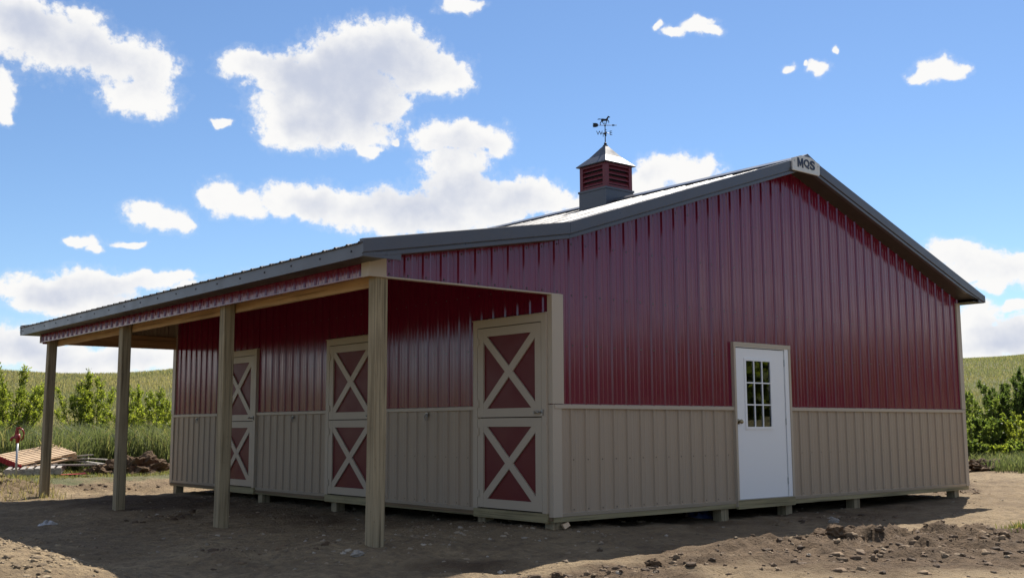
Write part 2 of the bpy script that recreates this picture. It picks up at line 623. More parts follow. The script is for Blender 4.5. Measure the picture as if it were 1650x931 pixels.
RIB = 0.2286


def ribbed(name, mat, parent, O, u, n, s0, s1, zb, zt, phase=0.0, up=(0, 0, 1), rib_h=0.019, extra=(), soft=1.0):
    """one sheet of ribbed steel cladding: a major rib every nine inches, two stiffening ribs between"""
    O, u, n, up = Vector(O), Vector(u), Vector(n), Vector(up)
    pts = [(s0, 0.0), (s1, 0.0)] + [(e, 0.0) for e in extra if s0 < e < s1]
    k0 = math.floor((s0 - phase) / RIB) - 1
    k1 = math.ceil((s1 - phase) / RIB) + 1
    shape = ((-0.022 * soft, 0), (-0.009, rib_h), (0.009, rib_h), (0.022 * soft, 0))
    minor = ((-0.014, 0), (-0.006, 0.0032), (0.006, 0.0032), (0.014, 0))
    for k in range(k0, k1 + 1):
        c = phase + k * RIB
        for ds, h in shape:
            pts.append((c + ds, h))
        for m in (RIB / 3, 2 * RIB / 3):
            for ds, h in minor:
                pts.append((c + m + ds, h))
    pts = sorted(p for p in pts if s0 - 1e-6 <= p[0] <= s1 + 1e-6)
    vs, fs = [], []
    for s, h in pts:
        a = zb(s) if callable(zb) else zb
        b = zt(s) if callable(zt) else zt
        base = O + u * s + n * h
        vs += [base + up * a, base + up * b]
    flip = u.cross(up).dot(n) < 0
    for i in range(len(pts) - 1):
        q = (2 * i, 2 * i + 2, 2 * i + 3, 2 * i + 1)
        fs.append(q[::-1] if flip else q)
    return MB().add(vs, fs).build(name, mat, parent)


# ------------------------------------------------------------------ terrain
_perm = rng.integers(0, 2 ** 31, size=(256, 256))
_val = rng.random((256, 256))


def vnoise(x, y):
    xi = np.floor(x).astype(int)
    yi = np.floor(y).astype(int)
    fx = x - xi
    fy = y - yi
    fx = fx * fx * (3 - 2 * fx)
    fy = fy * fy * (3 - 2 * fy)
    g = lambda a, b: _val[a % 256, b % 256]
    return (g(xi, yi) * (1 - fx) + g(xi + 1, yi) * fx) * (1 - fy) + (g(xi, yi + 1) * (1 - fx) + g(xi + 1, yi + 1) * fx) * fy


def fbm(x, y, sc, octv=4, gain=0.5):
    s = np.zeros_like(x, dtype=float)
    a, t = 1.0, 0.0
    for i in range(octv):
        s += a * vnoise(x * sc + 17.3 * i + 40, y * sc + 9.1 * i + 70)
        t += a
        a *= gain
        sc *= 2.03
    return s / t


def sstep(a, b, v):
    t = np.clip((v - a) / (b - a), 0, 1)
    return t * t * (3 - 2 * t)


def bump2(x, y, cx, cy, rx, ry, rot=0.0):
    c, s = math.cos(rot), math.sin(rot)
    dx, dy = x - cx, y - cy
    a = (dx * c + dy * s) / rx
    b = (-dx * s + dy * c) / ry
    return np.exp(-(a * a + b * b))


ROUGH = [  # cx, cy, rx, ry, rotation, height, darkness: heaps of turned soil in the yard
    (1.2, -2.75, 1.6, 0.50, -0.35, 0.075, 0.95), (2.7, -3.2, 1.5, 0.6, -0.45, 0.10, 1.0), (1.6, -3.9, 1.9, 0.75, -0.45, 0.06, 1.0), (-1.6, -2.75, 0.6, 0.35, -0.5, 0.07, 1.0), (-0.9, -2.55, 0.9, 0.30, -0.5, 0.055, 0.8),
    (-2.4, -2.3, 0.6, 0.3, -0.4, 0.04, 0.8), (-3.4, 0.55, 0.55, 0.35, -0.4, 0.05, 0.12), (4.0, -1.0, 1.0, 0.4, -0.2, 0.05, 0.6),
    (-2.2, 5.2, 0.7, 0.4, 0.4, 0.04, 0.5), (-1.4, 8.2, 1.2, 1.6, 0.0, 0.03, 0.85), (-0.9, 4.6, 0.9, 2.5, 0.0, 0.02, 0.55),
    (5.0, 1.5, 6.0, 3.0, 0.0, 0.0, 0.6), (-1.0, 0.8, 1.6, 0.8, 0, 0.03, 0.3), (-2.2, -1.2, 0.6, 0.3, -0.4, 0.0, 0.6),
    (-3.7, 11.1, 1.3, 0.5, 0.1, 0.13, 0.55), (-1.2, 11.3, 1.6, 0.30, 0.0, 0.06, 0.5), (-4.9, 10.6, 0.9, 0.5, 0.1, 0.10, 0.4),
    (11.4, 1.6, 2.0, 0.5, 0.6, 0.05, 0.75), (12.6, 3.0, 2.6, 0.5, 0.6, 0.05, 0.6),
]


def terrain(x, y, detail=True):
    x = np.asarray(x, dtype=float)
    y = np.asarray(y, dtype=float)
    dx, dy = x - 2.0, y - 4.0
    r = np.hypot(dx, dy)
    th = np.arctan2(dy, dx)
    back = np.maximum(0, np.cos(th - math.radians(225))) ** 2
    rr = r - 14.0 * back
    c2 = np.cos(2 * (th - math.radians(20)))
    H = 5.25 + 1.25 * c2
    R = 72.0 + 14.0 * c2
    t = np.clip((rr - 14) / (R - 14), 0, None)
    ramp = np.where(t < 1, 0.62 * t + 0.38 * t * t * (3 - 2 * t), 1 + 0.35 * (1 - np.exp(-(t - 1) * 0.6)) - 0.10 * np.clip(t - 1, 0, 3))
    z = -0.205 + 0.22 * sstep(8.5, 15, rr) + H * ramp
    z += 0.55 * (fbm(x, y, 0.035, 3) - 0.5) * sstep(18, 45, rr) * 2
    z += 1.0 * bump2(x, y, 25.0, 61.5, 5.5, 14.0, -0.69) + 0.35 * bump2(x, y, 11.0, 72.5, 3.5, 10.0, -0.69) + 1.0 * bump2(x, y, 92.0, 30.0, 16.0, 7.0, 0.2)
    # ground steps up just behind the far end of the barn
    z += 0.26 * sstep(10.7, 12.2, y + 0.25 * np.sin(x * 1.3)) * sstep(5, 1, x) * sstep(22, 15, y)
    # two shallow wheel tracks sweeping past the gable end
    tr = np.hypot(x - 6.5, y - 7.0)
    for rad in (10.55, 12.15):
        z -= 0.030 * np.exp(-((tr - rad) / 0.13) ** 2) * sstep(0.0, -1.0, y) - 0.014 * np.exp(-((tr - rad - 0.24) / 0.10) ** 2) * sstep(0.0, -1.0, y)
    # yard falls a little towards the camera
    z -= 0.10 * sstep(0, 7, -(x + y) * 0.7071)
    # heap of dry soil at the lower left of the yard
    z += 0.30 * bump2(x, y, -5.62, 1.25, 0.62, 2.1, 0.05)
    z += 0.10 * bump2(x, y, -5.3, 3.4, 0.5, 0.6)
    z += 0.16 * bump2(x, y, -3.6, 11.0, 1.2, 0.45, 0.1)
    z += 0.06 * bump2(x, y, -1.3, 11.2, 1.4, 0.25, 0.0)
    z += 0.075 * bump2(x, y, -0.1, 0.4, 1.5, 1.3) + 0.065 * bump2(x, y, -2.35, 0.0, 0.9, 0.8)
    if detail:
        near = sstep(22, 12, rr)
        z += near * 0.075 * (fbm(x, y, 0.45, 3) - 0.5)
        z += near * 0.075 * (fbm(x, y, 2.2, 3, 0.55) - 0.5)
        z += near * 0.032 * (fbm(x, y, 8.0, 2, 0.6) - 0.5)
        for cx, cy, rx, ry, ro, h, dk in ROUGH:
            b = bump2(x, y, cx, cy, rx, ry, ro)
            z += h * b * (0.40 + 1.25 * np.maximum(0, fbm(x, y, 4.2, 4, 0.60) * 2 - 0.62))
    return z


def axis_coords(lo, hi, step, far, growth):
    a = list(np.arange(lo, hi + 1e-6, step))
    s = step
    v = a[-1]
    while v < far:
        s *= growth
        v += s
        a.append(v)
    s = step
    v = a[0]
    pre = []
    while v > -far:
        s *= growth
        v -= s
        pre.append(v)
    return np.array(pre[::-1] + a)


def build_ground():
    xs = axis_coords(-7.5, 12.5, 0.05, 700, 1.075)
    ys = axis_coords(-5.2, 13.5, 0.05, 700, 1.075)
    X, Y = np.meshgrid(xs, ys)
    Z = terrain(X, Y)
    nx, ny = len(xs), len(ys)
    v = np.stack([X.ravel(), Y.ravel(), Z.ravel()], 1)
    idx = np.arange(nx * ny).reshape(ny, nx)
    a, b, c, d = idx[:-1, :-1].ravel(), idx[:-1, 1:].ravel(), idx[1:, 1:].ravel(), idx[1:, :-1].ravel()
    tris = np.concatenate([np.stack([a, b, c], 1), np.stack([a, c, d], 1)])
    me = tri_mesh('ground', v, tris)
    me.polygons.foreach_set('use_smooth', np.ones(len(tris), dtype=bool))
    x, y = v[:, 0], v[:, 1]
    m = np.zeros(len(v))
    for cx, cy, rx, ry, ro, h, dk in ROUGH:
        m = np.maximum(m, dk * bump2(x, y, cx, cy, rx * 1.45, ry * 1.5, ro))
    m = m * (0.6 + 0.8 * fbm(x, y, 1.6, 4, 0.6))
    at = me.attributes.new('moist', 'FLOAT', 'POINT')
    at.data.foreach_set('value', m.astype(np.float32))
    dx, dy = x - 2.0, y - 4.0
    r = np.hypot(dx, dy) - 14.0 * np.maximum(0, np.cos(np.arctan2(dy, dx) - math.radians(225))) ** 2
    vg = sstep(13.0, 16.0, r + 2.5 * (fbm(x, y, 0.4, 3) - 0.5))
    patch = 0.85 * sstep(11.2, 12.0, y) * sstep(6, 4, x) * fbm(x, y, 0.9, 3) * 1.5
    vg = np.clip(np.maximum(vg, patch), 0, 1)
    at = me.attributes.new('veg', 'FLOAT', 'POINT')
    at.data.foreach_set('value', vg.astype(np.float32))
    o = link('ground', me, 'ground')
    tag(o, kind='structure')
    return o


build_ground()


def gz(x, y):
    return float(terrain(np.array([x]), np.array([y]))[0])


# ------------------------------------------------------------------ the barn
W, L, OV = 9.20, 10.72, 0.32
ZK, ZP, ZE, ZR = 3.285, 4.785, 2.80, 3.150
XE, XR, XM = -2.718, 9.535, 4.60
HW = 1.245                       # top of the wainscot
X0 = 0.2719                      # first rib on the gable


def roof_z(x):
    if x < 0:
        return ZK + (ZK - ZE) / (0 - XE) * x
    if x <= XM:
        return ZK + (ZP - ZK) / XM * x
    return ZP - (ZP - ZR) / (XR - XM) * (x - XM)


barn = empty('horse_barn', (W / 2, L / 2, -0.2))
tag(barn, 'long red metal horse barn with tan wainscot, open lean-to and grey roof', 'barn')

WD0, WD1, WDT = 3.165, 4.400, 2.090      # walk door opening on the gable


def build_gable():
    wall = MB()
    t = 0.10
    y0 = 0.004
    top = lambda x: roof_z(x) - 0.10
    wall.prism([(0.01, y0, 0), (WD0, y0, 0), (WD0, y0, top(WD0)), (0.01, y0, top(0.0))], (0, t, 0))
    wall.prism([(WD0, y0, WDT), (WD1, y0, WDT), (WD1, y0, top(WD1)), (WD0, y0, top(WD0))], (0, t, 0))
    wall.prism([(WD1, y0, 0), (W - 0.01, y0, 0), (W - 0.01, y0, top(W)), (XM, y0, top(XM)), (WD1, y0, top(WD1))], (0, t, 0))
    g = wall.build('gable_wall', 'interior', barn)
    # red sheets above the wainscot
    edges = [0.0] + [X0 + RIB * (4 * j + 0.5) for j in range(0, 10)] + [W]
    cuts = sorted(set([e for e in edges if 0 <= e <= W] + [WD0, WD1]))
    for a, b in zip(cuts[:-1], cuts[1:]):
        if b - a < 0.02:
            continue
        zb = WDT if (a >= WD0 - 1e-6 and b <= WD1 + 1e-6) else HW - 0.02
        ribbed('red_panel', 'red', g, (0, 0, 0), (1, 0, 0), (0, -1, 0), a + 0.0005, b - 0.0005, zb, lambda s: roof_z(s) - 0.17, X0, extra=(XM + 0.09,))
    for lo, hi in ((0.0, WD0), (WD1, W)):
        cs = [lo] + [e for e in edges if lo + 0.1 < e < hi - 0.1] + [hi]
        for a, b in zip(cs[:-1], cs[1:]):
            ribbed('tan_panel', 'tan', g, (0, 0, 0), (1, 0, 0), (0, -1, 0), a + 0.0005, b - 0.0005, 0.012, HW - 0.03, X0, rib_h=0.020, soft=0.85)
        MB().prism([(lo, 0.0, HW + 0.005), (lo, -0.034, HW - 0.004), (lo, -0.034, HW - 0.046), (lo, -0.020, HW - 0.05), (lo, 0.0, HW - 0.05)],
                   (hi - lo - 0.004 * (hi > 5), 0, 0)).build('wainscot_cap', 'tan_trim', g)
        MB().prism([(lo, 0.0, 0.036), (lo, -0.026, 0.034), (lo, -0.012, -0.006), (lo, 0.0, -0.006)],
                   (hi - lo, 0, 0)).build('base_trim', 'tan_trim', g)
    # lean-to part of the gable
    ext = MB().prism([(-2.42, 0.03, 2.505), (0.0, 0.03, 2.505), (0.0, 0.03, roof_z(0) - 0.12), (-2.42, 0.03, roof_z(-2.42) - 0.12)], (0, 0.05, 0))
    e = ext.build('lean_to_gable', 'interior', barn)
    le = [-2.44] + [X0 - RIB * (4 * j - 0.5) for j in range(3, 0, -1)] + [0.0]
    for a, b in zip(le[:-1], le[1:]):
        if b - a > 0.02:
            ribbed('red_panel', 'red', e, (0, 0, 0), (1, 0, 0), (0, -1, 0), a + 0.0005, b - 0.0005, 2.50, lambda s: roof_z(s) - 0.17, X0)
    MB().prism([(-2.26, 0.04, 2.50), (-2.26, -0.028, 2.50), (-2.26, -0.028, 2.486), (-2.26, 0.04, 2.486)], (2.38, 0, 0)).build('bottom_trim', 'tan_trim', e)
    MB().box(-2.462, -2.258, -0.030, 0.0, 2.488, 2.70).box(-2.462, -2.440, 0.0, 0.12, 2.488, 2.70).build('corner_trim', 'tan_trim', e)
    return g


gable = build_gable()


def build_corner_trims():
    MB().box(-0.030, 0.143, -0.030, 0.0, HW + 0.006, 2.497).box(-0.030, 0.0, 0.0, 0.050, HW + 0.006, 2.497).build('corner_trim', 'tan_trim', barn)
    MB().box(-0.026, 0.110, -0.026, 0.0, -0.006, HW - 0.003).box(-0.026, 0.0, 0.0, 0.050, -0.006, HW - 0.003).build('corner_trim', 'tan_trim', barn)
    MB().box(W - 0.09, W + 0.030, -0.030, 0.0, HW + 0.006, 3.02).box(W, W + 0.03, 0.0, 0.12, HW + 0.006, 3.02).build('corner_trim', 'tan_trim', barn)
    MB().box(W - 0.075, W + 0.026, -0.026, 0.0, -0.006, HW - 0.003).box(W, W + 0.026, 0.0, 0.12, -0.006, HW - 0.003).build('corner_trim', 'tan_trim', barn)
    MB().box(-0.030, 0.0, L - 0.10, L + 0.03, HW + 0.006, 3.0).build('corner_trim', 'tan_trim', barn)
    MB().box(-0.026, 0.0, L - 0.085, L + 0.026, -0.006, HW - 0.003).build('corner_trim', 'tan_trim', barn)


build_corner_trims()

DOORS = [(0.052, 1.40), (3.612, 4.96), (7.235, 8.583)]       # dutch door openings along the long wall
DT = 2.278


def build_long_wall():
    wall = MB().box(0.004, 0.10, 0.10, L - 0.004, 0, roof_z(0) - 0.10)
    g = wall.build('stall_wall', 'interior', barn)
    n, u = (-1, 0, 0), (0, 1, 0)
    PH = 0.16
    brk = [0.0] + [PH + RIB * (4 * j + 0.5) for j in range(0, 12)] + [L]
    brk = [b for b in brk if b <= L]
    cuts = sorted(set(brk + [d for dd in DOORS for d in dd]))
    for a, b in zip(cuts[:-1], cuts[1:]):
        if b - a < 0.02:
            continue
        mid = (a + b) / 2
        indoor = any(d0 < mid < d1 for d0, d1 in DOORS)
        ribbed('red_panel', 'red', g, (0, 0, 0), u, n, a + 0.0005, b - 0.0005, DT if indoor else HW - 0.02, roof_z(0) - 0.14, PH)
        if not indoor:
            ribbed('tan_panel', 'tan', g, (0, 0, 0), u, n, a + 0.0005, b - 0.0005, 0.012, HW - 0.03, PH, rib_h=0.020, soft=0.85)
    lo = [0.0] + [d[1] for d in DOORS]
    hi = [d[0] for d in DOORS] + [L]
    for a, b in zip(lo, hi):
        if b - a < 0.1:
            continue
        MB().prism([(0, a, HW + 0.005), (-0.034, a, HW - 0.004), (-0.034, a, HW - 0.046), (-0.020, a, HW - 0.05), (0, a, HW - 0.05)],
                   (0, b - a, 0)).build('wainscot_cap', 'tan_trim', g)
        MB().prism([(0, a, 0.036), (-0.026, a, 0.034), (-0.012, a, -0.006), (0, a, -0.006)],
                   (0, b - a, 0)).build('base_trim', 'tan_trim', g)
    return g


stall = build_long_wall()


def build_screws():
    def rows(name, parent, items):
        m = MB()
        for p, nrm in items:
            nrm = Vector(nrm)
            u = nrm.cross(Vector((0, 0, 1)))
            w = Vector((0, 0, 1))
            b = Vector(p)
            ring = [b + (u * math.cos(a) + w * math.sin(a)) * 0.0095 for a in [math.pi / 3 * i for i in range(6)]]
            top = [q + nrm * 0.007 for q in ring]
            k = len(m.v)
            m.v += [tuple(q) for q in ring + top]
            m.f.append(tuple(range(k + 6, k + 12)))
            for i in range(6):
                m.f.append((k + i, k + (i + 1) % 6, k + 6 + (i + 1) % 6, k + 6 + i))
        return m

    red, tan = [], []
    k = 0
    x = X0 + 0.035
    while x < W:
        door = WD0 < x < WD1
        if x > 0.15 and not door:
            for z in (0.065, 0.62):
                tan.append(((x, 0, z), (0, -1, 0)))
        for z in (1.92, 2.5, 3.1, 3.7, 4.25):
            if z < roof_z(x) - 0.25 and not (door and z < WDT + 0.05) and x > 0.16:
                red.append(((x, 0, z), (0, -1, 0)))
        x += RIB
    x = X0 + 0.035 - RIB
    while x > -2.4:
        red.append(((x, 0, 2.53), (0, -1, 0)))
        red.append(((x, 0, roof_z(x) - 0.23), (0, -1, 0)))
        x -= RIB
    o = rows('screws', gable, red).build('screws', 'soffit', gable)
    tag(o, kind='stuff')
    o = rows('screws', gable, tan).build('screws', 'dark_screw', gable)
    tag(o, kind='stuff')
    red, tan = [], []
    y = 0.16 + 0.035
    while y < L:
        ind = any(a - 0.02 < y < b + 0.02 for a, b in DOORS)
        if not ind:
            for z in (0.065, 0.62):
                tan.append(((0, y, z), (-1, 0, 0)))
        for z in (1.92, 2.6):
            if not (ind and z < DT + 0.05):
                red.append(((0, y, z), (-1, 0, 0)))
        y += RIB
    tag(rows('screws', stall, red).build('screws', 'soffit', stall), kind='stuff')
    tag(rows('screws', stall, tan).build('screws', 'dark_screw', stall), kind='stuff')


build_screws()


def build_body():
    MB().box(W - 0.10, W - 0.004, 0.104, L - 0.10, 0, roof_z(W) - 0.10).build('side_wall', 'interior', barn)
    for j in range(12):
        a, b = j * L / 12, (j + 1) * L / 12
        ribbed('side_panel', 'tan', barn, (W, 0, 0), (0, 1, 0), (1, 0, 0), a, b, 0.01, roof_z(W) - 0.13, 0.1)
    back = MB()
    yb = L - 0.10
    top = lambda x: roof_z(x) - 0.10
    back.prism([(0.01, yb, 0), (W - 0.01, yb, 0), (W - 0.01, yb, top(W)), (XM, yb, top(XM)), (0.01, yb, top(0))], (0, 0.094, 0))
    bw = back.build('back_wall', 'interior', barn)
    for j in range(10):
        a, b = j * W / 10, (j + 1) * W / 10
        ribbed('red_panel', 'red', bw, (0, L, 0), (1, 0, 0), (0, 1, 0), a, b, 0.01, lambda s: roof_z(s) - 0.15, X0)
    # far end of the lean-to: tan liner seen from inside, red outside
    fe = MB().prism([(-2.42, L - 0.03, 2.56), (0, L - 0.03, 2.56), (0, L - 0.03, roof_z(0) - 0.12), (-2.42, L - 0.03, roof_z(-2.42) - 0.12)], (0, 0.02, 0))
    fo = fe.build('lean_to_gable', 'interior', barn)
    for a, b in ((-2.42, -1.65), (-1.65, -0.73), (-0.73, 0.0)):
        ribbed('tan_panel', 'tan', fo, (0, L - 0.034, 0), (1, 0, 0), (0, -1, 0), a, b, 2.57, lambda s: roof_z(s) - 0.13, X0, rib_h=0.014)
        ribbed('red_panel', 'red', fo, (0, L, 0), (1, 0, 0), (0, 1, 0), a, b, 2.47, lambda s: roof_z(s) - 0.15, X0)
    MB().box(-2.22, 0.0, L - 0.09, L - 0.05, 2.47, 2.70).build('end_beam', 'pine_x', barn)
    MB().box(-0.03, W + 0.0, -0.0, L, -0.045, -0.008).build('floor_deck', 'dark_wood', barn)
    # treated skirt boards under the sheeting
    MB().box(-0.010, W + 0.01, -0.014, 0.024, -0.064, -0.009).build('skirt_board', 'skirt', barn)
    MB().box(-0.014, 0.024, 0.026, L, -0.064, -0.0095).build('skirt_board', 'skirt_y', barn)
    for a, b in DOORS:
        MB().box(-0.050, -0.015, a + 0.004, b - 0.004, -0.070, 0.030).build('door_sill_board', 'skirt_y', barn)
    MB().box(WD0 + 0.004, WD1 - 0.004, -0.052, -0.016, -0.075, 0.036).build('door_sill_board', 'skirt', barn)
    # piers
    for x, y in ((0.09, 0.10), (2.97, 0.085), (4.33, 0.085), (5.98, 0.085), (8.86, 0.085), (0.09, 1.33), (0.09, 4.80), (0.09, 7.13), (0.09, 10.58),
                 (W - 0.1, 3.6), (W - 0.1, 7.1), (W - 0.1, L - 0.12), (3.0, L - 0.12), (6.1, L - 0.12), (3.0, 5.4), (6.1, 5.4)):
        MB().box(x - 0.07, x + 0.07, y - 0.07, y + 0.07, gz(x, y) - 0.12, -0.05).build('pier', 'post', barn)
    # small block of timber wedged beside the corner pier
    MB().prism([(0.10, -0.075, -0.135), (0.22, -0.03, -0.105), (0.20, -0.02, -0.065), (0.08, -0.06, -0.09)], (0.03, 0.07, 0.0)).build('wedge_block', 'pallet', barn)


build_body()


def build_roof():
    def deck(name, xa, xb, y0, y1):
        za, zb = roof_z(xa) - 0.05, roof_z(xb) - 0.05
        return MB().prism([(xa, y0, za), (xb, y0, zb), (xb, y0, zb - 0.02), (xa, y0, za - 0.02)], (0, y1 - y0, 0)).build(name, 'soffit', barn)

    y0, y1 = -OV + 0.015, L + OV - 0.015
    for xa, xb in ((XE + 0.03, 0.0), (0.0, XM), (XM, XR - 0.03)):
        d = deck('roof_deck', xa, xb, y0, y1)
        sl = Vector((xb - xa, 0, roof_z(xb) - roof_z(xa)))
        ln = sl.length
        sl.normalize()
        nrm = Vector((-sl.z, 0, sl.x))
        n = 12
        step = 4 * RIB
        y = y0
        j = 0
        lo_ext = 0.055 if xa < -1 else 0.0
        hi_ext = 0.055 if xb > 9 else 0.0
        while y < y1 - 0.01:
            b = min(y + step, y1)
            ribbed('roof_panel', 'roof', d, (xa, 0, roof_z(xa) - 0.040), (0, 1, 0), tuple(nrm), y, b - 0.001, -lo_ext, ln + hi_ext, y0 + 0.02, tuple(sl), rib_h=0.015, soft=1.5)
            y = b
            j += 1
    # ridge cap
    s1 = (ZP - ZK) / XM
    c = 0.19
    MB().prism([(XM - c, -OV - 0.005, ZP - c * s1 - 0.012), (XM - c, -OV - 0.005, ZP - c * s1 + 0.004), (XM - 0.03, -OV - 0.005, ZP + 0.010),
                (XM, -OV - 0.005, ZP + 0.024), (XM + 0.03, -OV - 0.005, ZP + 0.010), (XM + c, -OV - 0.005, ZP - c * s1 + 0.004),
                (XM + c, -OV - 0.005, ZP - c * s1 - 0.012), (XM, -OV - 0.005, ZP - 0.010)], (0, L + 2 * OV + 0.01, 0)).build('ridge_cap', 'trim', barn)

    # rake trims: upper face, shadow line, lower lip
    def rake(xa, xb, front, zc):
        sg = 1 if front else -1
        Y = lambda v: (-v) if front else (L + v)
        sec = [(0.255, 0.0), (0.320, 0.0), (0.324, -0.006), (0.324, -0.134), (0.318, -0.140), (0.302, -0.142), (0.302, -0.149), (0.312, -0.152),
               (0.312, -0.188), (0.308, -0.192), (0.255, -0.192)]
        stations = np.linspace(xa, xb, 9)
        m = MB()
        n = len(sec)
        for x in stations:
            for yy, dz in sec:
                m.v.append((x, Y(yy), max(roof_z(x) + dz, zc)))
        for i in range(len(stations) - 1):
            for k in range(n):
                k2 = (k + 1) % n
                q = (i * n + k, i * n + k2, (i + 1) * n + k2, (i + 1) * n + k)
                m.f.append(q if front else q[::-1])
        a = tuple(range(n))
        b = tuple((len(stations) - 1) * n + k for k in range(n))
        m.f.append(a[::-1])
        m.f.append(b)
        return m.build('rake_trim', 'trim', barn)

    for fr in (True, False):
        rake(XE, -0.0015, fr, ZE - 0.170)
        rake(0.0015, XM - 0.001, fr, 0)
        rake(XM + 0.001, XR, fr, ZR - 0.115)
        ya, yb = ((-0.30, -0.001) if fr else (L + 0.001, L + 0.30))
        for xa, xb in ((-2.44, 0.0), (0.0, XM), (XM, W)):
            za, zb = roof_z(xa) - 0.176, roof_z(xb) - 0.176
            MB().prism([(xa, ya, za), (xb, ya, zb), (xb, ya, zb - 0.008), (xa, ya, za - 0.008)], (0, yb - ya, 0)).build('rake_soffit', 'soffit', barn)
        # boxed returns at the two eave corners
        ye = -0.309 if fr else L + 0.289
        MB().prism([(XE + 0.01, ye, ZE - 0.172), (-2.27, ye, ZE - 0.172), (-2.27, ye, roof_z(-2.27) - 0.17), (XE + 0.01, ye, ZE - 0.13)],
                   (0, 0.02, 0)).build('eave_return', 'trim', barn)
        MB().prism([(W + 0.13, ye, ZR - 0.118), (XR - 0.02, ye, ZR - 0.118), (XR - 0.02, ye, ZR - 0.06), (W + 0.13, ye, roof_z(W + 0.13) - 0.15)],
                   (0, 0.02, 0)).build('eave_return', 'trim', barn)
    # eaves
    MB().box(XE + 0.004, XE + 0.020, -0.30, L + 0.30, ZE - 0.175, ZE - 0.030).box(XE - 0.010, XE + 0.022, -0.30, L + 0.30, ZE - 0.046, ZE - 0.034).build('fascia', 'trim', barn)
    MB().box(XE + 0.022, -2.445, -0.285, L + 0.285, ZE - 0.168, ZE - 0.158).build('eave_soffit', 'soffit', barn)
    MB().box(XR - 0.022, XR - 0.006, -0.30, L + 0.30, ZR - 0.12, ZR - 0.030).build('fascia', 'trim', barn)
    MB().box(W - 0.01, XR - 0.024, -0.285, L + 0.285, ZR - 0.116, ZR - 0.106).build('eave_soffit', 'soffit', barn)
    # screws in the fascia
    m = MB()
    y = -0.1
    while y < L + 0.2:
        m.box(XE - 0.002, XE + 0.004, y - 0.009, y + 0.009, ZE - 0.112, ZE - 0.094)
        y += 0.61
    tag(m.build('screws', 'vane', barn), kind='stuff')


build_roof()


def build_lean_to():
    # posts (slightly out of plumb and twisted like sawn timber)
    for i, (y, w) in enumerate(((0.075, 0.142), (3.55, 0.142), (7.06, 0.142), (10.60, 0.142))):
        x = -2.291
        h = w / 2
        zg = gz(x, y) - 0.25
        m = MB()
        zs = np.linspace(zg, 2.60 if i else 2.488, 7)
        for k, z in enumerate(zs):
            t = (z - zg) / 2.8
            ox = 0.006 * math.sin(3 * t + i) - 0.012 * (1 - t) * (1 if i % 2 else 0.3)
            oy = 0.005 * math.cos(2.3 * t + i)
            tw = 0.02 * t * (-1) ** i
            ch = 0.007
            for (a, b) in ((-h + ch, -h), (h - ch, -h), (h, -h + ch), (h, h - ch), (h - ch, h), (-h + ch, h), (-h, h - ch), (-h, -h + ch)):
                m.v.append((x + ox + a * math.cos(tw) - b * math.sin(tw), y + oy + a * math.sin(tw) + b * math.cos(tw), z))
        for k in range(len(zs) - 1):
            for j in range(8):
                j2 = (j + 1) % 8
                m.f.append((k * 8 + j, k * 8 + j2, (k + 1) * 8 + j2, (k + 1) * 8 + j))
        m.f.append(tuple((len(zs) - 1) * 8 + j for j in range(8)))
        m.build('post', 'post', barn)
    MB().box(-2.216, -2.178, 0.10, L - 0.10, 2.43, 2.66).build('header_beam', 'pine_y', barn)
    MB().box(-2.405, -2.368, 0.13, L - 0.02, 2.51, 2.66).build('header_beam', 'pine_y', barn)
    band = MB().box(-2.424, -2.408, 0.121, L - 0.001, 2.512, 2.64).build('eave_band', 'interior', barn)
    y = 0.122
    while y < L:
        b = min(y + 4 * RIB, L)
        ribbed('red_panel', 'red', band, (-2.428, 0, 0), (0, 1, 0), (-1, 0, 0), y, b - 0.001, 2.505, 2.640, 0.2)
        y = b
    MB().prism([(-2.41, 0.121, 2.504), (-2.455, 0.121, 2.504), (-2.455, 0.121, 2.492), (-2.41, 0.121, 2.492)], (0, L - 0.12, 0)).build('bottom_trim', 'red', barn)
    MB().box(-2.462, -2.405, L + 0.001, L + 0.03, 2.488, 2.66).build('corner_trim', 'tan_trim', barn)
    # rafters and purlins of the lean-to
    for y in (0.20, 1.83, 3.66, 5.49, 7.32, 9.0, 10.5):
        p = (-2.17, y, roof_z(-2.17) - 0.24)
        q = (-0.02, y, roof_z(-0.02) - 0.24)
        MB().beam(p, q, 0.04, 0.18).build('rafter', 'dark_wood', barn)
    for x in (-1.95, -1.3, -0.65):
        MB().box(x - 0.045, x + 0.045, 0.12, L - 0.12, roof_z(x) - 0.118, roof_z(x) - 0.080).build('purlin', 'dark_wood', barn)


build_lean_to()


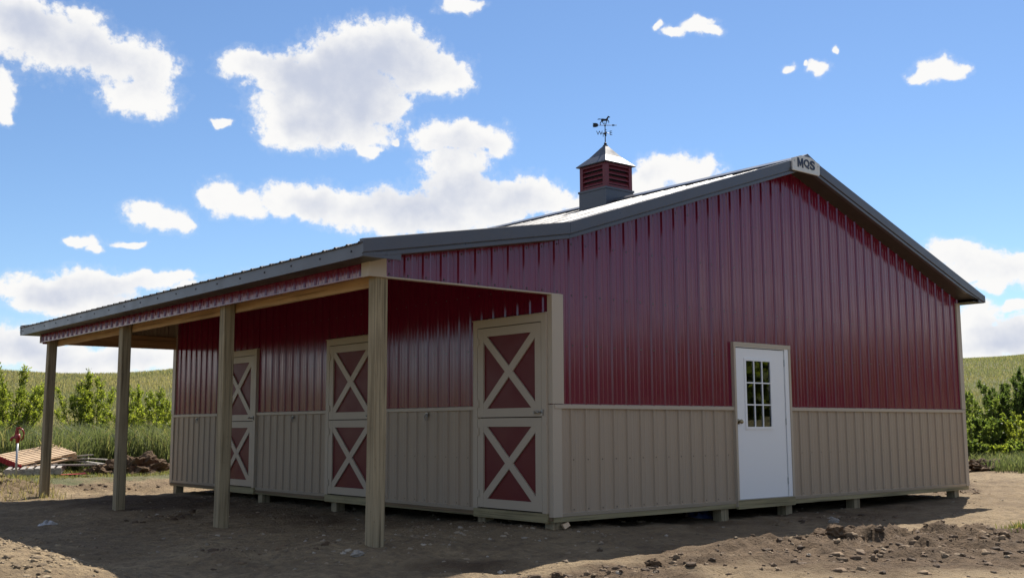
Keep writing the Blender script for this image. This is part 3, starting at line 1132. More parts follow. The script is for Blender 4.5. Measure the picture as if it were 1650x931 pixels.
def build_dutch_door(d0, d1):
    x = -0.004
    f = 0.088
    s0, s1 = d0 + f, d1 - f            # leaf edges
    door = MB().box(x - 0.024, x, s0 + 0.004, s1 - 0.004, 0.046, 1.098).box(x - 0.024, x, s0 + 0.004, s1 - 0.004, 1.110, 2.180).build('dutch_door', 'door_red', barn)
    def pc(name, mat, *a):
        MB().box(*a).build(name, mat, door)
    # frame
    pc('jamb', 'tan_trim', -0.052, 0.0, d0, s0 - 0.006, 0.032, DT)
    pc('jamb', 'tan_trim', -0.052, 0.0, s1 + 0.006, d1, 0.032, DT)
    pc('head_casing', 'tan_trim', -0.053, 0.0, s0 - 0.006, s1 + 0.006, 2.190, DT)
    for z0, z1 in ((0.046, 1.098), (1.110, 2.180)):
        st = 0.108
        b0 = x - 0.024
        pc('stile', 'tan_trim', b0 - 0.022, b0, s0, s0 + st, z0, z1)
        pc('stile', 'tan_trim', b0 - 0.022, b0, s1 - st, s1, z0, z1)
        pc('rail', 'tan_trim', b0 - 0.021, b0, s0 + st, s1 - st, z0, z0 + 0.102)
        pc('rail', 'tan_trim', b0 - 0.021, b0, s0 + st, s1 - st, z1 - 0.102, z1)
        ya, yb, za, zb = s0 + st, s1 - st, z0 + 0.102, z1 - 0.102
        # X braces: board cut to the corners of the panel
        hw = 0.047
        for flip in (0, 1):
            A = Vector((0, ya, za if not flip else zb))
            B = Vector((0, yb, zb if not flip else za))
            d = (B - A).normalized()
            sgn = 1 if not flip else -1
            wy = hw / abs(d.z)
            wz = hw / abs(d.y)
            if not flip:
                poly = [(ya, za), (ya + wy, za), (yb, zb - wz), (yb, zb), (yb - wy, zb), (ya, za + wz)]
            else:
                poly = [(ya, zb), (ya, zb - wz), (yb - wy, za), (yb, za), (yb, za + wz), (ya + wy, zb)]
            dep = 0.020 if not flip else 0.0185
            MB().prism([(b0 - dep, p, q) for p, q in poly][::-1], (dep - 0.0005, 0, 0)).build('brace', 'tan_trim', door)
        for z in (z0 + 0.16, z1 - 0.16):
            pc('hinge', 'tan_trim', -0.062, -0.050, s1 - 0.03, s1 + 0.035, z - 0.045, z + 0.045)
    # latch
    z = 1.155
    lt = MB().box(-0.064, -0.050, s0 + 0.015, s0 + 0.125, z - 0.012, z + 0.012).tube([(-0.052, s0 + 0.075, z), (-0.105, s0 + 0.075, z)], 0.011, 8)
    lt.tube([(-0.100, s0 + 0.075, z + 0.004), (-0.104, s0 + 0.02, z + 0.012), (-0.100, s0 + 0.0, z - 0.004)], 0.010, 8)
    lt.box(-0.068, -0.053, s0 - 0.040, s0 - 0.008, z - 0.032, z + 0.032)
    lt.build('latch', 'latch', door)
    # head flashing
    MB().prism([(0, d0 - 0.01, DT + 0.022), (-0.064, d0 - 0.01, DT + 0.008), (-0.064, d0 - 0.01, DT + 0.001), (0, d0 - 0.01, DT + 0.001)],
               (0, d1 - d0 + 0.02, 0)).build('head_flashing', 'tan_trim', door)


for d0, d1 in DOORS:
    build_dutch_door(d0, d1)

# tie rings on the wainscot between the stalls
for y in (2.42, 6.01, 9.58):
    z = 1.150
    m = MB().box(-0.030, -0.018, y - 0.025, y + 0.025, z - 0.020, z + 0.030)
    pts = [(-0.040, y + 0.034 * math.sin(a), z - 0.030 + 0.034 * math.cos(a)) for a in np.linspace(0, 2 * math.pi, 13)]
    m.tube(pts, 0.006, 5).tube([(-0.02, y, z + 0.005), (-0.05, y, z + 0.005)], 0.009, 6)
    m.build('tie_ring', 'latch', barn)


def build_walk_door():
    sx0, sx1, sz0, sz1 = 3.204, 4.268, 0.046, 2.022
    wx0, wx1, wz0, wz1 = 3.395, 3.985, 0.948, 1.890
    ya, yb = -0.026, 0.018
    bx = 0.028
    m = MB().box(sx0, wx0 + bx, ya, yb, sz0, sz1).box(wx1 - bx, sx1, ya, yb, sz0, sz1)
    m.box(wx0 + bx, wx1 - bx, ya, yb, sz0, wz0 + bx).box(wx0 + bx, wx1 - bx, ya, yb, wz1 - bx, sz1)
    door = m.build('entry_door', 'white', barn)
    fr = MB().box(wx0, wx0 + 0.034, ya - 0.012, ya, wz0, wz1).box(wx1 - 0.034, wx1, ya - 0.012, ya, wz0, wz1)
    fr.box(wx0 + 0.034, wx1 - 0.034, ya - 0.012, ya, wz0, wz0 + 0.034).box(wx0 + 0.034, wx1 - 0.034, ya - 0.012, ya, wz1 - 0.034, wz1)
    fr.build('window_frame', 'white', door)
    gx = np.linspace(wx0 + 0.034, wx1 - 0.034, 4)
    gzz = np.linspace(wz0 + 0.034, wz1 - 0.034, 4)
    for k in (1, 2):
        MB().box(gx[k] - 0.008, gx[k] + 0.008, ya - 0.008, ya + 0.004, wz0 + 0.034, wz1 - 0.034).build('muntin', 'white', door)
        MB().box(wx0 + 0.034, wx1 - 0.034, ya - 0.007, ya + 0.004, gzz[k] - 0.008, gzz[k] + 0.008).build('muntin', 'white', door)
    for i in range(3):
        for j in range(3):
            MB().box(gx[i], gx[i + 1], ya + 0.006, ya + 0.010, gzz[j], gzz[j + 1]).build('pane', 'glass', door)
    MB().tube([(3.245, ya, 1.050), (3.245, ya - 0.035, 1.050)], 0.014, 8).ball((3.245, ya - 0.052, 1.050), 0.030, 10, 6).tube(
        [(3.245, ya - 0.001, 1.05), (3.245, ya - 0.008, 1.05)], 0.034, 12).build('knob', 'brass', door, smooth=True)
    # steel jambs and tan surround
    for a, b in ((WD0 + 0.040, sx0), (sx1 + 0.010, WD1 - 0.040)):
        if b - a > 0.004:
            MB().box(a, b, -0.040, 0.06, 0.040, sz1 + 0.012).build('jamb', 'white', door)
    MB().box(WD0 + 0.040, WD1 - 0.040, -0.038, 0.06, sz1 + 0.0125, WDT - 0.045).build('head_jamb', 'white', door)
    MB().box(WD0, WD0 + 0.038, -0.050, 0.0, -0.045, WDT).build('casing', 'tan_trim', door)
    MB().box(WD1 - 0.038, WD1, -0.050, 0.0, -0.045, WDT).build('casing', 'tan_trim', door)
    MB().box(WD0 - 0.004, WD1 + 0.004, -0.051, 0.0, WDT - 0.044, WDT + 0.006).build('head_casing', 'tan_trim', door)
    MB().box(WD0 + 0.04, WD1 - 0.04, -0.045, 0.05, 0.0365, 0.045).build('threshold', 'steel', door)
    for z in (0.25, 1.05, 1.85):
        MB().tube([(sx1 + 0.005, -0.032, z - 0.045), (sx1 + 0.005, -0.032, z + 0.045)], 0.006, 6).build('hinge', 'steel', door)


build_walk_door()


def build_cupola():
    cx, cy = XM, 3.72
    zb, ze, za = 4.93, 5.375, 5.765
    h = 0.315
    hb = 0.325
    zr = roof_z(cx - hb) - 0.06
    cup = MB()
    # saddle base cut to the roof slope
    s = (ZP - ZK) / XM
    pr = [(cx - hb, cy - hb, roof_z(cx - hb) - 0.05), (cx, cy - hb, ZP - 0.05), (cx + hb, cy - hb, roof_z(cx + hb) - 0.05), (cx + hb, cy - hb, zb), (cx - hb, cy - hb, zb)]
    cup.prism(pr, (0, 2 * hb, 0))
    c = cup.build('cupola', 'trim', barn)
    MB().box(cx - hb - 0.014, cx + hb + 0.014, cy - hb - 0.014, cy + hb + 0.014, zb - 0.004, zb + 0.030).build('base_band', 'trim', c)
    pw = 0.055
    zl0, zl1 = zb + 0.030, ze
    for sx in (-1, 1):
        for sy in (-1, 1):
            x0, x1 = sorted((cx + sx * h, cx + sx * (h - pw * 1.35)))
            y0, y1 = sorted((cy + sy * h, cy + sy * (h - pw * 1.35)))
            MB().box(x0, x1, y0, y1, zl0, zl1).build('corner_post', 'cupola_red', c)
    MB().box(cx - h + 0.06, cx + h - 0.06, cy - h + 0.06, cy + h - 0.06, zl0, zl1).build('core', 'vane', c)
    q = h - pw * 1.35
    for sx, sy in ((-1, 0), (1, 0), (0, -1), (0, 1)):
        for k in range(2):
            z0, z1 = ((zl0, zl0 + 0.045) if k == 0 else (zl1 - 0.035, zl1))
            if sx:
                x0, x1 = sorted((cx + sx * (h - 0.004), cx + sx * (h - 0.05)))
                MB().box(x0, x1, cy - q, cy + q, z0, z1).build('rail', 'cupola_red', c)
            else:
                y0, y1 = sorted((cy + sy * (h - 0.004), cy + sy * (h - 0.05)))
                MB().box(cx - q, cx + q, y0, y1, z0, z1).build('rail', 'cupola_red', c)
        for k in range(4):
            z = zl0 + 0.060 + k * 0.085
            o, i = h - 0.006, h - 0.050
            sec = [(o, z), (o, z + 0.012), (i, z + 0.066), (i, z + 0.054)]
            if sx:
                MB().prism([(cx + sx * a, cy - q, b) for a, b in sec], (0, 2 * q, 0)).build('louver', 'cupola_red', c)
            else:
                MB().prism([(cx - q, cy + sy * a, b) for a, b in sec], (2 * q, 0, 0)).build('louver', 'cupola_red', c)
    # hipped metal roof with a slight flare
    e = 0.362
    rings = [(e, ze + 0.004), (e, ze + 0.016), (0.20, ze + 0.170), (0.030, za - 0.006), (0.030, za + 0.010)]
    m = MB()
    for r_, z in rings:
        m.v += [(cx - r_, cy - r_, z), (cx + r_, cy - r_, z), (cx + r_, cy + r_, z), (cx - r_, cy + r_, z)]
    for i in range(len(rings) - 1):
        for k in range(4):
            k2 = (k + 1) % 4
            m.f.append((i * 4 + k, i * 4 + k2, i * 4 + 4 + k2, i * 4 + 4 + k))
    m.f.append((3, 2, 1, 0))
    n = (len(rings) - 1) * 4
    m.f.append((n, n + 1, n + 2, n + 3))
    m.build('hip_roof', 'cupola_roof', c)
    return cx, cy, za


def build_vane(cx, cy, za):
    # the arrow lies square to the photographer's view, as the wind had it
    ax = Vector((0.769, -0.639, 0)).normalized()
    up = Vector((0, 0, 1))
    th = ax.cross(up)
    base = Vector((cx, cy, za + 0.008))
    v = empty('weather_vane', base)
    tag(v, 'black iron weather vane with a trotting horse on the cupola', 'weather vane')

    def P(a, z, t=0.0):
        return base + ax * a + up * z + th * t

    MB().tube([P(0, 0), P(0, 0.405)], [0.010, 0.007], 8).build('rod', 'vane', v)
    MB().ball(P(0, 0.022), 0.028, 8, 6).build('base_ball', 'vane', v, smooth=True)
    MB().ball(P(0, 0.205), 0.025, 8, 6).build('collar_ball', 'vane', v, smooth=True)
    MB().ball(P(0, 0.345), 0.016, 8, 6).build('collar_ball', 'vane', v, smooth=True)

    def plate(name, pts, z0=0.0, a0=0.0, sc=1.0):
        MB().prism([P(a0 + a * sc, z0 + z * sc, -0.004) for a, z in pts], th * 0.008).build(name, 'vane', v)

    MB().tube([P(-0.205, 0.352), P(0.200, 0.352)], 0.0055, 6).build('arrow_shaft', 'vane', v)
    plate('arrow_head', [(0.120, 0.352), (0.130, 0.368), (0.150, 0.362), (0.185, 0.352), (0.150, 0.341), (0.130, 0.336)])
    plate('arrow_tail', [(-0.112, 0.352), (-0.130, 0.385), (-0.165, 0.392), (-0.215, 0.390), (-0.200, 0.372), (-0.216, 0.352), (-0.200, 0.334), (-0.215, 0.318),
                         (-0.165, 0.318), (-0.130, 0.326)])
    # compass arms with letters
    for d, ch in ((ax, 'E'), (-ax, 'W'), (th, 'S'), (-th, 'N')):
        MB().tube([base + up * 0.205, base + up * 0.215 + d * 0.04, base + up * 0.205 + d * 0.075], 0.005, 5).build('compass_arm', 'vane', v)
        tx = bpy.data.curves.new('letter', 'FONT')
        tx.body = ch
        tx.size = 0.105
        tx.extrude = 0.003
        tx.align_x = 'CENTER'
        tx.align_y = 'CENTER'
        o = bpy.data.objects.new('tmp', tx)
        col.objects.link(o)
        dg = bpy.context.evaluated_depsgraph_get()
        me = bpy.data.meshes.new_from_object(o.evaluated_get(dg))
        bpy.data.objects.remove(o)
        pos = base + up * 0.212 + d * 0.098
        face = ax if abs(d.dot(ax)) > 0.5 else (ax + th * 0.6).normalized()
        nn = face.cross(up)
        mt = Matrix(((face.x, 0, nn.x, pos.x), (face.y, 0, nn.y, pos.y), (0, 1, nn.z, pos.z), (0, 0, 0, 1)))
        me.transform(mt)
        link('compass_letter', me, 'vane', v)
    # trotting horse, head to the right
    hz = 0.357
    body = [(-0.062, 0.078), (-0.072, 0.092), (-0.060, 0.112), (-0.030, 0.112), (0.000, 0.106), (0.022, 0.112), (0.038, 0.136), (0.050, 0.152), (0.054, 0.164), (0.062, 0.156),
            (0.076, 0.150), (0.092, 0.136), (0.088, 0.128), (0.070, 0.134), (0.060, 0.122), (0.052, 0.100), (0.046, 0.082), (0.020, 0.072), (-0.010, 0.070), (-0.040, 0.068)]
    plate('horse_body', body, hz)
    plate('horse_tail', [(-0.066, 0.098), (-0.070, 0.108), (-0.100, 0.112), (-0.130, 0.104), (-0.112, 0.102), (-0.132, 0.092), (-0.100, 0.096)], hz)
    for leg in ([(-0.058, 0.090), (-0.040, 0.074), (-0.062, 0.048), (-0.078, 0.028), (-0.072, 0.0), (-0.082, 0.0), (-0.090, 0.030), (-0.076, 0.056)],
                [(-0.052, 0.082), (-0.030, 0.072), (-0.034, 0.046), (-0.014, 0.018), (-0.022, 0.010), (-0.046, 0.044)],
                [(0.034, 0.084), (0.054, 0.092), (0.072, 0.062), (0.070, 0.030), (0.062, 0.030), (0.060, 0.058)],
                [(0.018, 0.078), (0.036, 0.078), (0.034, 0.044), (0.020, 0.006), (0.010, 0.008), (0.024, 0.044)]):
        plate('horse_leg', leg, hz)


build_vane(*build_cupola())


def build_sign():
    y = -0.345
    pts = [(4.205, 4.520), (4.80, 4.520), (4.845, 4.535), (4.850, 4.690), (4.640, 4.752), (4.400, 4.752), (4.205, 4.690)]
    loc = (4.52, y, 4.52)
    s = empty('peak_sign', loc)
    tag(s, 'small white sign plate with three dark letters at the gable peak', 'sign')
    MB().prism([(a, y, b) for a, b in pts], (0, 0.020, 0)).build('plate', 'sign', s)
    MB().prism([(4.190, y, 4.556), (4.190, y - 0.012, 4.550), (4.190, y - 0.012, 4.516), (4.190, y, 4.512)], (0.625, 0, 0)).build('lower_lip', 'sign', s)
    for (a, b) in ((4.245, 4.655), (4.805, 4.650)):
        MB().tube([(a, y, b), (a, y - 0.005, b)], 0.008, 8).build('screw', 'latch', s)
    mp = [(0, 0), (0, 1), (.27, 1), (.5, .45), (.73, 1), (1, 1), (1, 0), (.77, 0), (.77, .60), (.59, .14), (.41, .14), (.23, .60), (.23, 0)]
    MB().prism([(4.318 + a * 0.134, y - 0.0055, 4.578 + b * 0.134) for a, b in mp], (0, 0.005, 0)).build('letter', 'letters', s)
    for ch, xa, xb in (('Q', 4.466, 4.600), ('S', 4.612, 4.728)):
        tx = bpy.data.curves.new('letter', 'FONT')
        tx.body = ch
        tx.size = 0.19
        tx.extrude = 0.002
        tx.offset = 0.0075
        o = bpy.data.objects.new('tmp', tx)
        col.objects.link(o)
        dg = bpy.context.evaluated_depsgraph_get()
        me = bpy.data.meshes.new_from_object(o.evaluated_get(dg))
        bpy.data.objects.remove(o)
        vs = [v.co.copy() for v in me.vertices]
        lo = min(v.x for v in vs)
        hi = max(v.x for v in vs)
        zl = min(v.y for v in vs)
        zh = max(v.y for v in vs)
        for v in me.vertices:
            v.co = Vector((xa + (v.co.x - lo) / (hi - lo) * (xb - xa), y - 0.0035 - v.co.z, 4.578 + (v.co.y - zl) / (zh - zl) * 0.134))
        link('letter', me, 'letters', s)


build_sign()


# ------------------------------------------------------------------ yard things
def build_hydrant():
    x, y = -2.44, 11.85
    z = gz(x, y) - 0.05
    top = 0.76
    h = empty('yard_hydrant', (x, y, z))
    tag(h, 'red headed yard hydrant on a steel pipe beside the pallet', 'hydrant')
    r = Vector((0.769, -0.639, 0)).normalized()
    P = lambda a, zz, d=0.0: Vector((x, y, 0)) + r * a + Vector((0, 0, zz)) + Vector((0.63, 0.76, 0)) * d
    MB().tube([P(0, z), P(0.0, top)], 0.019, 10).build('pipe', 'steel', h, smooth=True)
    MB().tube([P(0, top - 0.02), P(0, top + 0.03), P(0, top + 0.06), P(0, top + 0.14)], [0.030, 0.034, 0.046, 0.040], 10).build('head', 'hydrant_red', h, smooth=True)
    MB().tube([P(0, top + 0.07), P(-0.06, top + 0.085), P(-0.11, top + 0.07), P(-0.12, top + 0.02)], [0.030, 0.026, 0.026, 0.028], 8).build('spout', 'hydrant_red', h, smooth=True)
    MB().tube([P(0, top + 0.12), P(0, top + 0.24)], 0.013, 8).build('rod', 'hydrant_red', h)
    MB().prism([P(-0.06, top + 0.10, -0.02), P(-0.035, top + 0.10, -0.02), P(0.0, top + 0.225, -0.02), P(0.03, top + 0.245, -0.02), P(0.03, top + 0.27, -0.02), P(-0.03, top + 0.265, -0.02)],
               Vector((0.63, 0.76, 0)) * 0.04).build('bracket', 'hydrant_red', h)
    MB().tube([P(0.015, top + 0.25), P(0.075, top + 0.225), P(0.108, top + 0.16), P(0.100, top + 0.08), P(0.065, top + 0.03)], [0.016, 0.015, 0.014, 0.014, 0.018], 8).build('handle', 'hydrant_red', h, smooth=True)


build_hydrant()


def build_pallets():
    C0 = Vector((-1.40, 14.27, 0.49))
    a = RT * 0.79 + UP * -0.085 + FW * -0.68
    b = RT * 0.62 + UP * 0.105 + FW * 0.97
    la, lb = 1.04, 1.18
    a.normalize()
    b = (b - a * b.dot(a)).normalized()
    n = a.cross(b)
    if n.z < 0:
        n = -n

    def make(name, label, center, da, db, slat_mat, end_mat, gone=()):
        nn = da.cross(db)
        if nn.z < 0:
            nn = -nn
        e = empty(name, center - nn * 0.13)
        tag(e, label, 'pallet', 'wooden pallets behind the barn')

        def bx(u0, u1, v0, v1, w0, w1, nm, mt):
            pts = [center + da * u + db * v + nn * w for u, v, w in ((u0, v0, w0), (u1, v0, w0), (u1, v1, w0), (u0, v1, w0))]
            MB().prism(pts, nn * (w1 - w0)).build(nm, mt, e)
        k = 8
        for i in range(k):
            if i in gone:
                continue
            c = -la / 2 + (i + 0.5) * la / k
            bx(c - 0.038, c + 0.038, -lb / 2, lb / 2, -0.018, 0.0, 'deck_board', slat_mat)
        for v in (-lb / 2 + 0.02, 0.0, lb / 2 - 0.02):
            bx(-la / 2, la / 2, v - 0.02, v + 0.02, -0.112, -0.0185, 'stringer', end_mat if v < -0.1 else slat_mat)
        for i in (0, 2, 5, 7):
            c = -la / 2 + (i + 0.5) * la / k
            bx(c - 0.045, c + 0.045, -lb / 2, lb / 2, -0.130, -0.1125, 'bottom_board', end_mat if i == 0 else slat_mat)
        # painted board ends on the near side
        for i in range(k):
            c = -la / 2 + (i + 0.5) * la / k
            bx(c - 0.050, c + 0.050, -lb / 2 - 0.006, -lb / 2 - 0.0005, -0.125, -0.004, 'painted_end', end_mat)

    make('wood_pallet', 'light wooden pallet with red painted ends lying tilted on grey boards', C0, a, b, M['pallet'], M['pallet_red'])
    flat_a = Vector((0.93, -0.36, 0.02)).normalized()
    flat_b = Vector((0.36, 0.93, 0.05)).normalized()
    flat_b = (flat_b - flat_a * flat_b.dot(flat_a)).normalized()
    make('wood_pallet', 'weathered grey pallet underneath the red ended one', Vector((-1.55, 13.75, 0.255)), flat_a, flat_b, M['grey_wood'], M['grey_wood'])
    # loose weathered boards on the right of the pallets
    rr = random.Random(5)
    descr = ['grey board sticking out from beneath the leaning pallet', 'weathered board lying flat at the right of the scrap pile',
             'narrow grey board slanting across the scrap pile', 'short pale board on top of the scrap pile',
             'long grey board at the front of the scrap pile', 'bleached board at the back of the scrap pile']
    spots = [(-0.85, 14.15, 0.34, 0.9, 0.16, -0.55, 0.10), (-0.25, 14.05, 0.23, 1.15, 0.20, -0.72, 0.0), (-0.62, 14.0, 0.33, 1.2, 0.10, -1.0, -0.10),
             (-0.55, 14.5, 0.42, 0.7, 0.16, -0.2, 0.06), (-1.05, 13.55, 0.27, 1.3, 0.15, -0.62, 0.02), (-0.35, 14.65, 0.36, 1.0, 0.18, -0.6, -0.05)]
    for d, (x, y, z, ln, w, az, tilt) in zip(descr, spots):
        u = Vector((math.cos(az), math.sin(az), tilt)).normalized()
        m = MB().beam(Vector((0, 0, 0)) - u * ln / 2, u * ln / 2, w, 0.024)
        o = m.build('scrap_board', 'grey_wood', None)
        o.location = (x, y, z)
        tag(o, d, 'board', 'scrap boards beside the pallets')
    o = MB().prism([(-0.28, -0.12, 0), (0.26, -0.16, 0.01), (0.30, 0.10, 0.02), (-0.20, 0.16, 0.0)], (0, 0, 0.012)).build('scrap_sheet', 'pallet_red', None)
    o.location = (-1.02, 13.25, gz(-1.02, 13.25) + 0.03)
    tag(o, 'red scrap of sheet metal on the grass before the boards', 'scrap')


build_pallets()


def lump(name, mat, center, size, seed, freq=2.2, amp=0.35, sub=3, flat=0.35):
    """irregular heap, stone or clod"""
    import bmesh
    bm = bmesh.new()
    bmesh.ops.create_icosphere(bm, subdivisions=sub, radius=1.0)
    off = Vector((seed * 3.7, seed * 1.9, seed * 5.3))
    for v in bm.verts:
        d = v.co.normalized()
        k = 1 + amp * mnoise.fractal(d * freq + off, 0.9, 2.0, 4)
        co = d * k
        if co.z < 0:
            co.z *= flat
        v.co = Vector((co.x * size[0], co.y * size[1], co.z * size[2]))
    me = bpy.data.meshes.new(name)
    bm.to_mesh(me)
    bm.free()
    o = link(name, me, mat)
    o.location = center
    return o


def build_lumps():
    o = lump('soil_heap', 'clod', (0.42, 13.45, gz(0.4, 13.4) - 0.03), (0.62, 0.45, 0.36), 3, 2.6, 0.55, 5)
    tag(o, 'brown heap of dug soil at the far end of the barn', 'soil heap')
    o = lump('soil_heap', 'clod', (-0.16, 13.75, gz(-0.2, 13.7) - 0.02), (0.42, 0.34, 0.18), 8, 2.9, 0.5, 4)
    tag(o, 'low spill of dark soil between the scrap boards and larger heap', 'soil heap')
    o = lump('soil_heap', 'clod', (15.4, 2.9, gz(15.4, 2.9) - 0.03), (0.75, 0.40, 0.24), 12, 2.6, 0.55, 5)
    tag(o, 'low dark soil heap at the foot of the weeds right of barn', 'soil heap')
    specs = [
        ('stone', 'stone', (3.45, -1.28), (0.075, 0.055, 0.050), 'pale stone lying in the shade before the white door'),
        ('stone', 'stone', (3.75, -1.05), (0.055, 0.045, 0.035), 'smaller pale stone behind the bigger one before the white door'),
        ('dirt_clod', 'clod', (1.55, -2.42), (0.15, 0.09, 0.075), 'long dark clod of earth at the edge of the barn shadow'),
        ('dirt_clod', 'clod', (1.20, -2.80), (0.095, 0.08, 0.07), 'round dark clod of earth in the sun before the white door'),
        ('dirt_clod', 'clod', (1.75, -2.62), (0.06, 0.05, 0.045), 'small dark clod beside the round clod in the sun'),
        ('dirt_clod', 'clod', (3.05, -2.95), (0.085, 0.07, 0.065), 'dark clod on top of the turned soil at right'),
        ('dirt_clod', 'clod', (3.35, -3.05), (0.07, 0.06, 0.05), 'rightmost dark clod on the turned soil'),
        ('dirt_clod', 'clod', (-1.00, -2.42), (0.07, 0.06, 0.05), 'dark clod on the low soil ridge below the corner of barn'),
        ('dirt_clod', 'clod', (-2.05, -2.32), (0.045, 0.04, 0.035), 'lone small clod near the bottom edge under the nearest post'),
        ('stone', 'stone', (-2.75, -0.35), (0.060, 0.045, 0.035), 'pale stone on shaded ground in front of the nearest post'),
        ('stone', 'stone', (-5.55, 2.95), (0.10, 0.07, 0.06), 'tan stone on top of the sunlit heap at lower left'),
    ]
    for i, (nm, mt, (x, y), sz, lb) in enumerate(specs):
        o = lump(nm, mt, (x, y, gz(x, y) + sz[2] * 0.35), sz, 20 + i * 3.1, 1.9, 0.5, 3, 0.7)
        tag(o, lb, 'stone' if nm == 'stone' else 'clod')

    # loose gravel and crumbs of soil over the yard
    import bmesh
    base = []
    for k in range(6):
        bm = bmesh.new()
        bmesh.ops.create_icosphere(bm, subdivisions=2, radius=1.0)
        for v in bm.verts:
            d = v.co.normalized()
            v.co = d * (1 + 0.75 * mnoise.fractal(d * 1.7 + Vector((k * 7.1, k * 3.3, 0)), 0.8, 2.0, 4))
            v.co.x *= 0.8 + 0.1 * k
        bm.verts.index_update()
        base.append((np.array([v.co[:] for v in bm.verts]), np.array([[v.index for v in f.verts] for f in bm.faces])))
        bm.free()

    def scatter(name, mat, n, picker, smin, smax, label, cat, pal, power=4.0):
        V, T, C = [], [], []
        pal = np.array(pal)
        b = 0
        pts = picker(n)
        z = terrain(pts[:, 0], pts[:, 1])
        for i in range(len(pts)):
            bv, bt = base[i % 6]
            s = smin + (smax - smin) * rng.random() ** power
            ang = rng.random() * 6.28
            c_, s_ = math.cos(ang), math.sin(ang)
            v = bv * s * np.array([1.0, 0.8, 0.62])
            v = np.stack([v[:, 0] * c_ - v[:, 1] * s_, v[:, 0] * s_ + v[:, 1] * c_, v[:, 2]], 1)
            V.append(v + np.array([pts[i, 0], pts[i, 1], z[i] - s * 0.05]))
            T.append(bt + b)
            C.append(np.repeat(pal[rng.integers(0, len(pal))][None, :] * (0.75 + 0.5 * rng.random()), len(bv), 0))
            b += len(bv)
        me = tri_mesh(name, np.concatenate(V), np.concatenate(T), np.concatenate(C))
        o = link(name, me, 'pebble')
        tag(o, label, cat, kind='stuff')

    def yard(n):
        x = rng.uniform(-7, 9.5, n * 2)
        y = rng.uniform(-5.2, 11.5, n * 2)
        keep = (fbm(x, y, 0.8, 3) + 0.25 * rng.random(len(x)) > 0.55)
        p = np.stack([x, y], 1)[keep]
        return p[:n]

    def rough(n):
        out = []
        for cx, cy, rx, ry, ro, h, dk in ROUGH:
            if h < 0.035:
                continue
            m = int(n * rx * ry / 3.0)
            a, b = rng.normal(0, 0.62, m) * rx, rng.normal(0, 0.62, m) * ry
            c_, s_ = math.cos(ro), math.sin(ro)
            out.append(np.stack([cx + a * c_ - b * s_, cy + a * s_ + b * c_], 1))
        return np.concatenate(out)

    def mound(n):
        return np.stack([rng.normal(-5.6, 0.5, n), rng.normal(1.4, 1.5, n)], 1)

    def front(n):
        x = rng.normal(-1.6, 1.7, n * 2)
        y = rng.normal(0.6, 1.3, n * 2)
        keep = (fbm(x, y, 1.1, 3) + 0.35 * rng.random(len(x)) > 0.60)
        return np.stack([x, y], 1)[keep][:n]

    stones = [(0.24, 0.185, 0.125), (0.28, 0.225, 0.16), (0.18, 0.135, 0.09), (0.34, 0.29, 0.23), (0.24, 0.185, 0.125)]
    soils = [(0.160, 0.110, 0.068), (0.120, 0.080, 0.050), (0.21, 0.150, 0.094), (0.085, 0.057, 0.036)]
    dry = [(0.28, 0.21, 0.13), (0.22, 0.165, 0.10), (0.31, 0.24, 0.15), (0.15, 0.108, 0.066)]
    scatter('gravel', 'gravel', 2800, yard, 0.004, 0.026, 'loose gravel scattered over the bare yard', 'gravel', stones)
    scatter('gravel', 'gravel', 800, front, 0.005, 0.034, 'pale pebbles on the shaded ground before the nearest dutch door', 'gravel', stones, 4.0)
    scatter('soil_crumbs', 'clod', 1500, rough, 0.005, 0.050, 'dark crumbs of turned soil in the yard', 'soil', soils, 7.0)
    scatter('mound_gravel', 'gravel', 1900, mound, 0.004, 0.034, 'dry crumbs of soil on the sunlit mound', 'soil', dry)



build_lumps()


def build_bags():
    def crumple(name, mat, x, y, sx, sy, sz, seed, label, cat):
        n = 14
        m = MB()
        z0 = gz(x, y)
        for i in range(n):
            for j in range(n):
                u, v = i / (n - 1) * 2 - 1, j / (n - 1) * 2 - 1
                w = max(0.0, 1 - u * u) * max(0.0, 1 - v * v)
                nz = mnoise.noise(Vector((u * 2.4 + seed, v * 2.4, seed)))
                n2 = mnoise.noise(Vector((u * 5.1 + seed, v * 5.1, seed + 9)))
                m.v.append((u * sx + 0.15 * sx * n2, v * sy + 0.15 * sy * nz, sz * (w ** 0.5 * (0.75 + 0.7 * nz) + 0.25 * n2 * w) + 0.004))
        for i in range(n - 1):
            for j in range(n - 1):
                m.f.append((i * n + j, (i + 1) * n + j, (i + 1) * n + j + 1, i * n + j + 1))
        o = m.build(name, mat, None)
        o.location = (x, y, z0)
        o.rotation_euler = (0, 0, 0.95)
        tag(o, label, cat)

    crumple('plastic_bag', 'plastic', -3.80, 5.35, 0.17, 0.08, 0.06, 2.0, 'crumpled white plastic bag on the shaded dirt at left', 'bag')
    crumple('plastic_tarp', 'blue', 3.02, 0.50, 0.22, 0.16, 0.14, 5.0, 'dark blue plastic bundle in the gap under the barn', 'tarp')


build_bags()


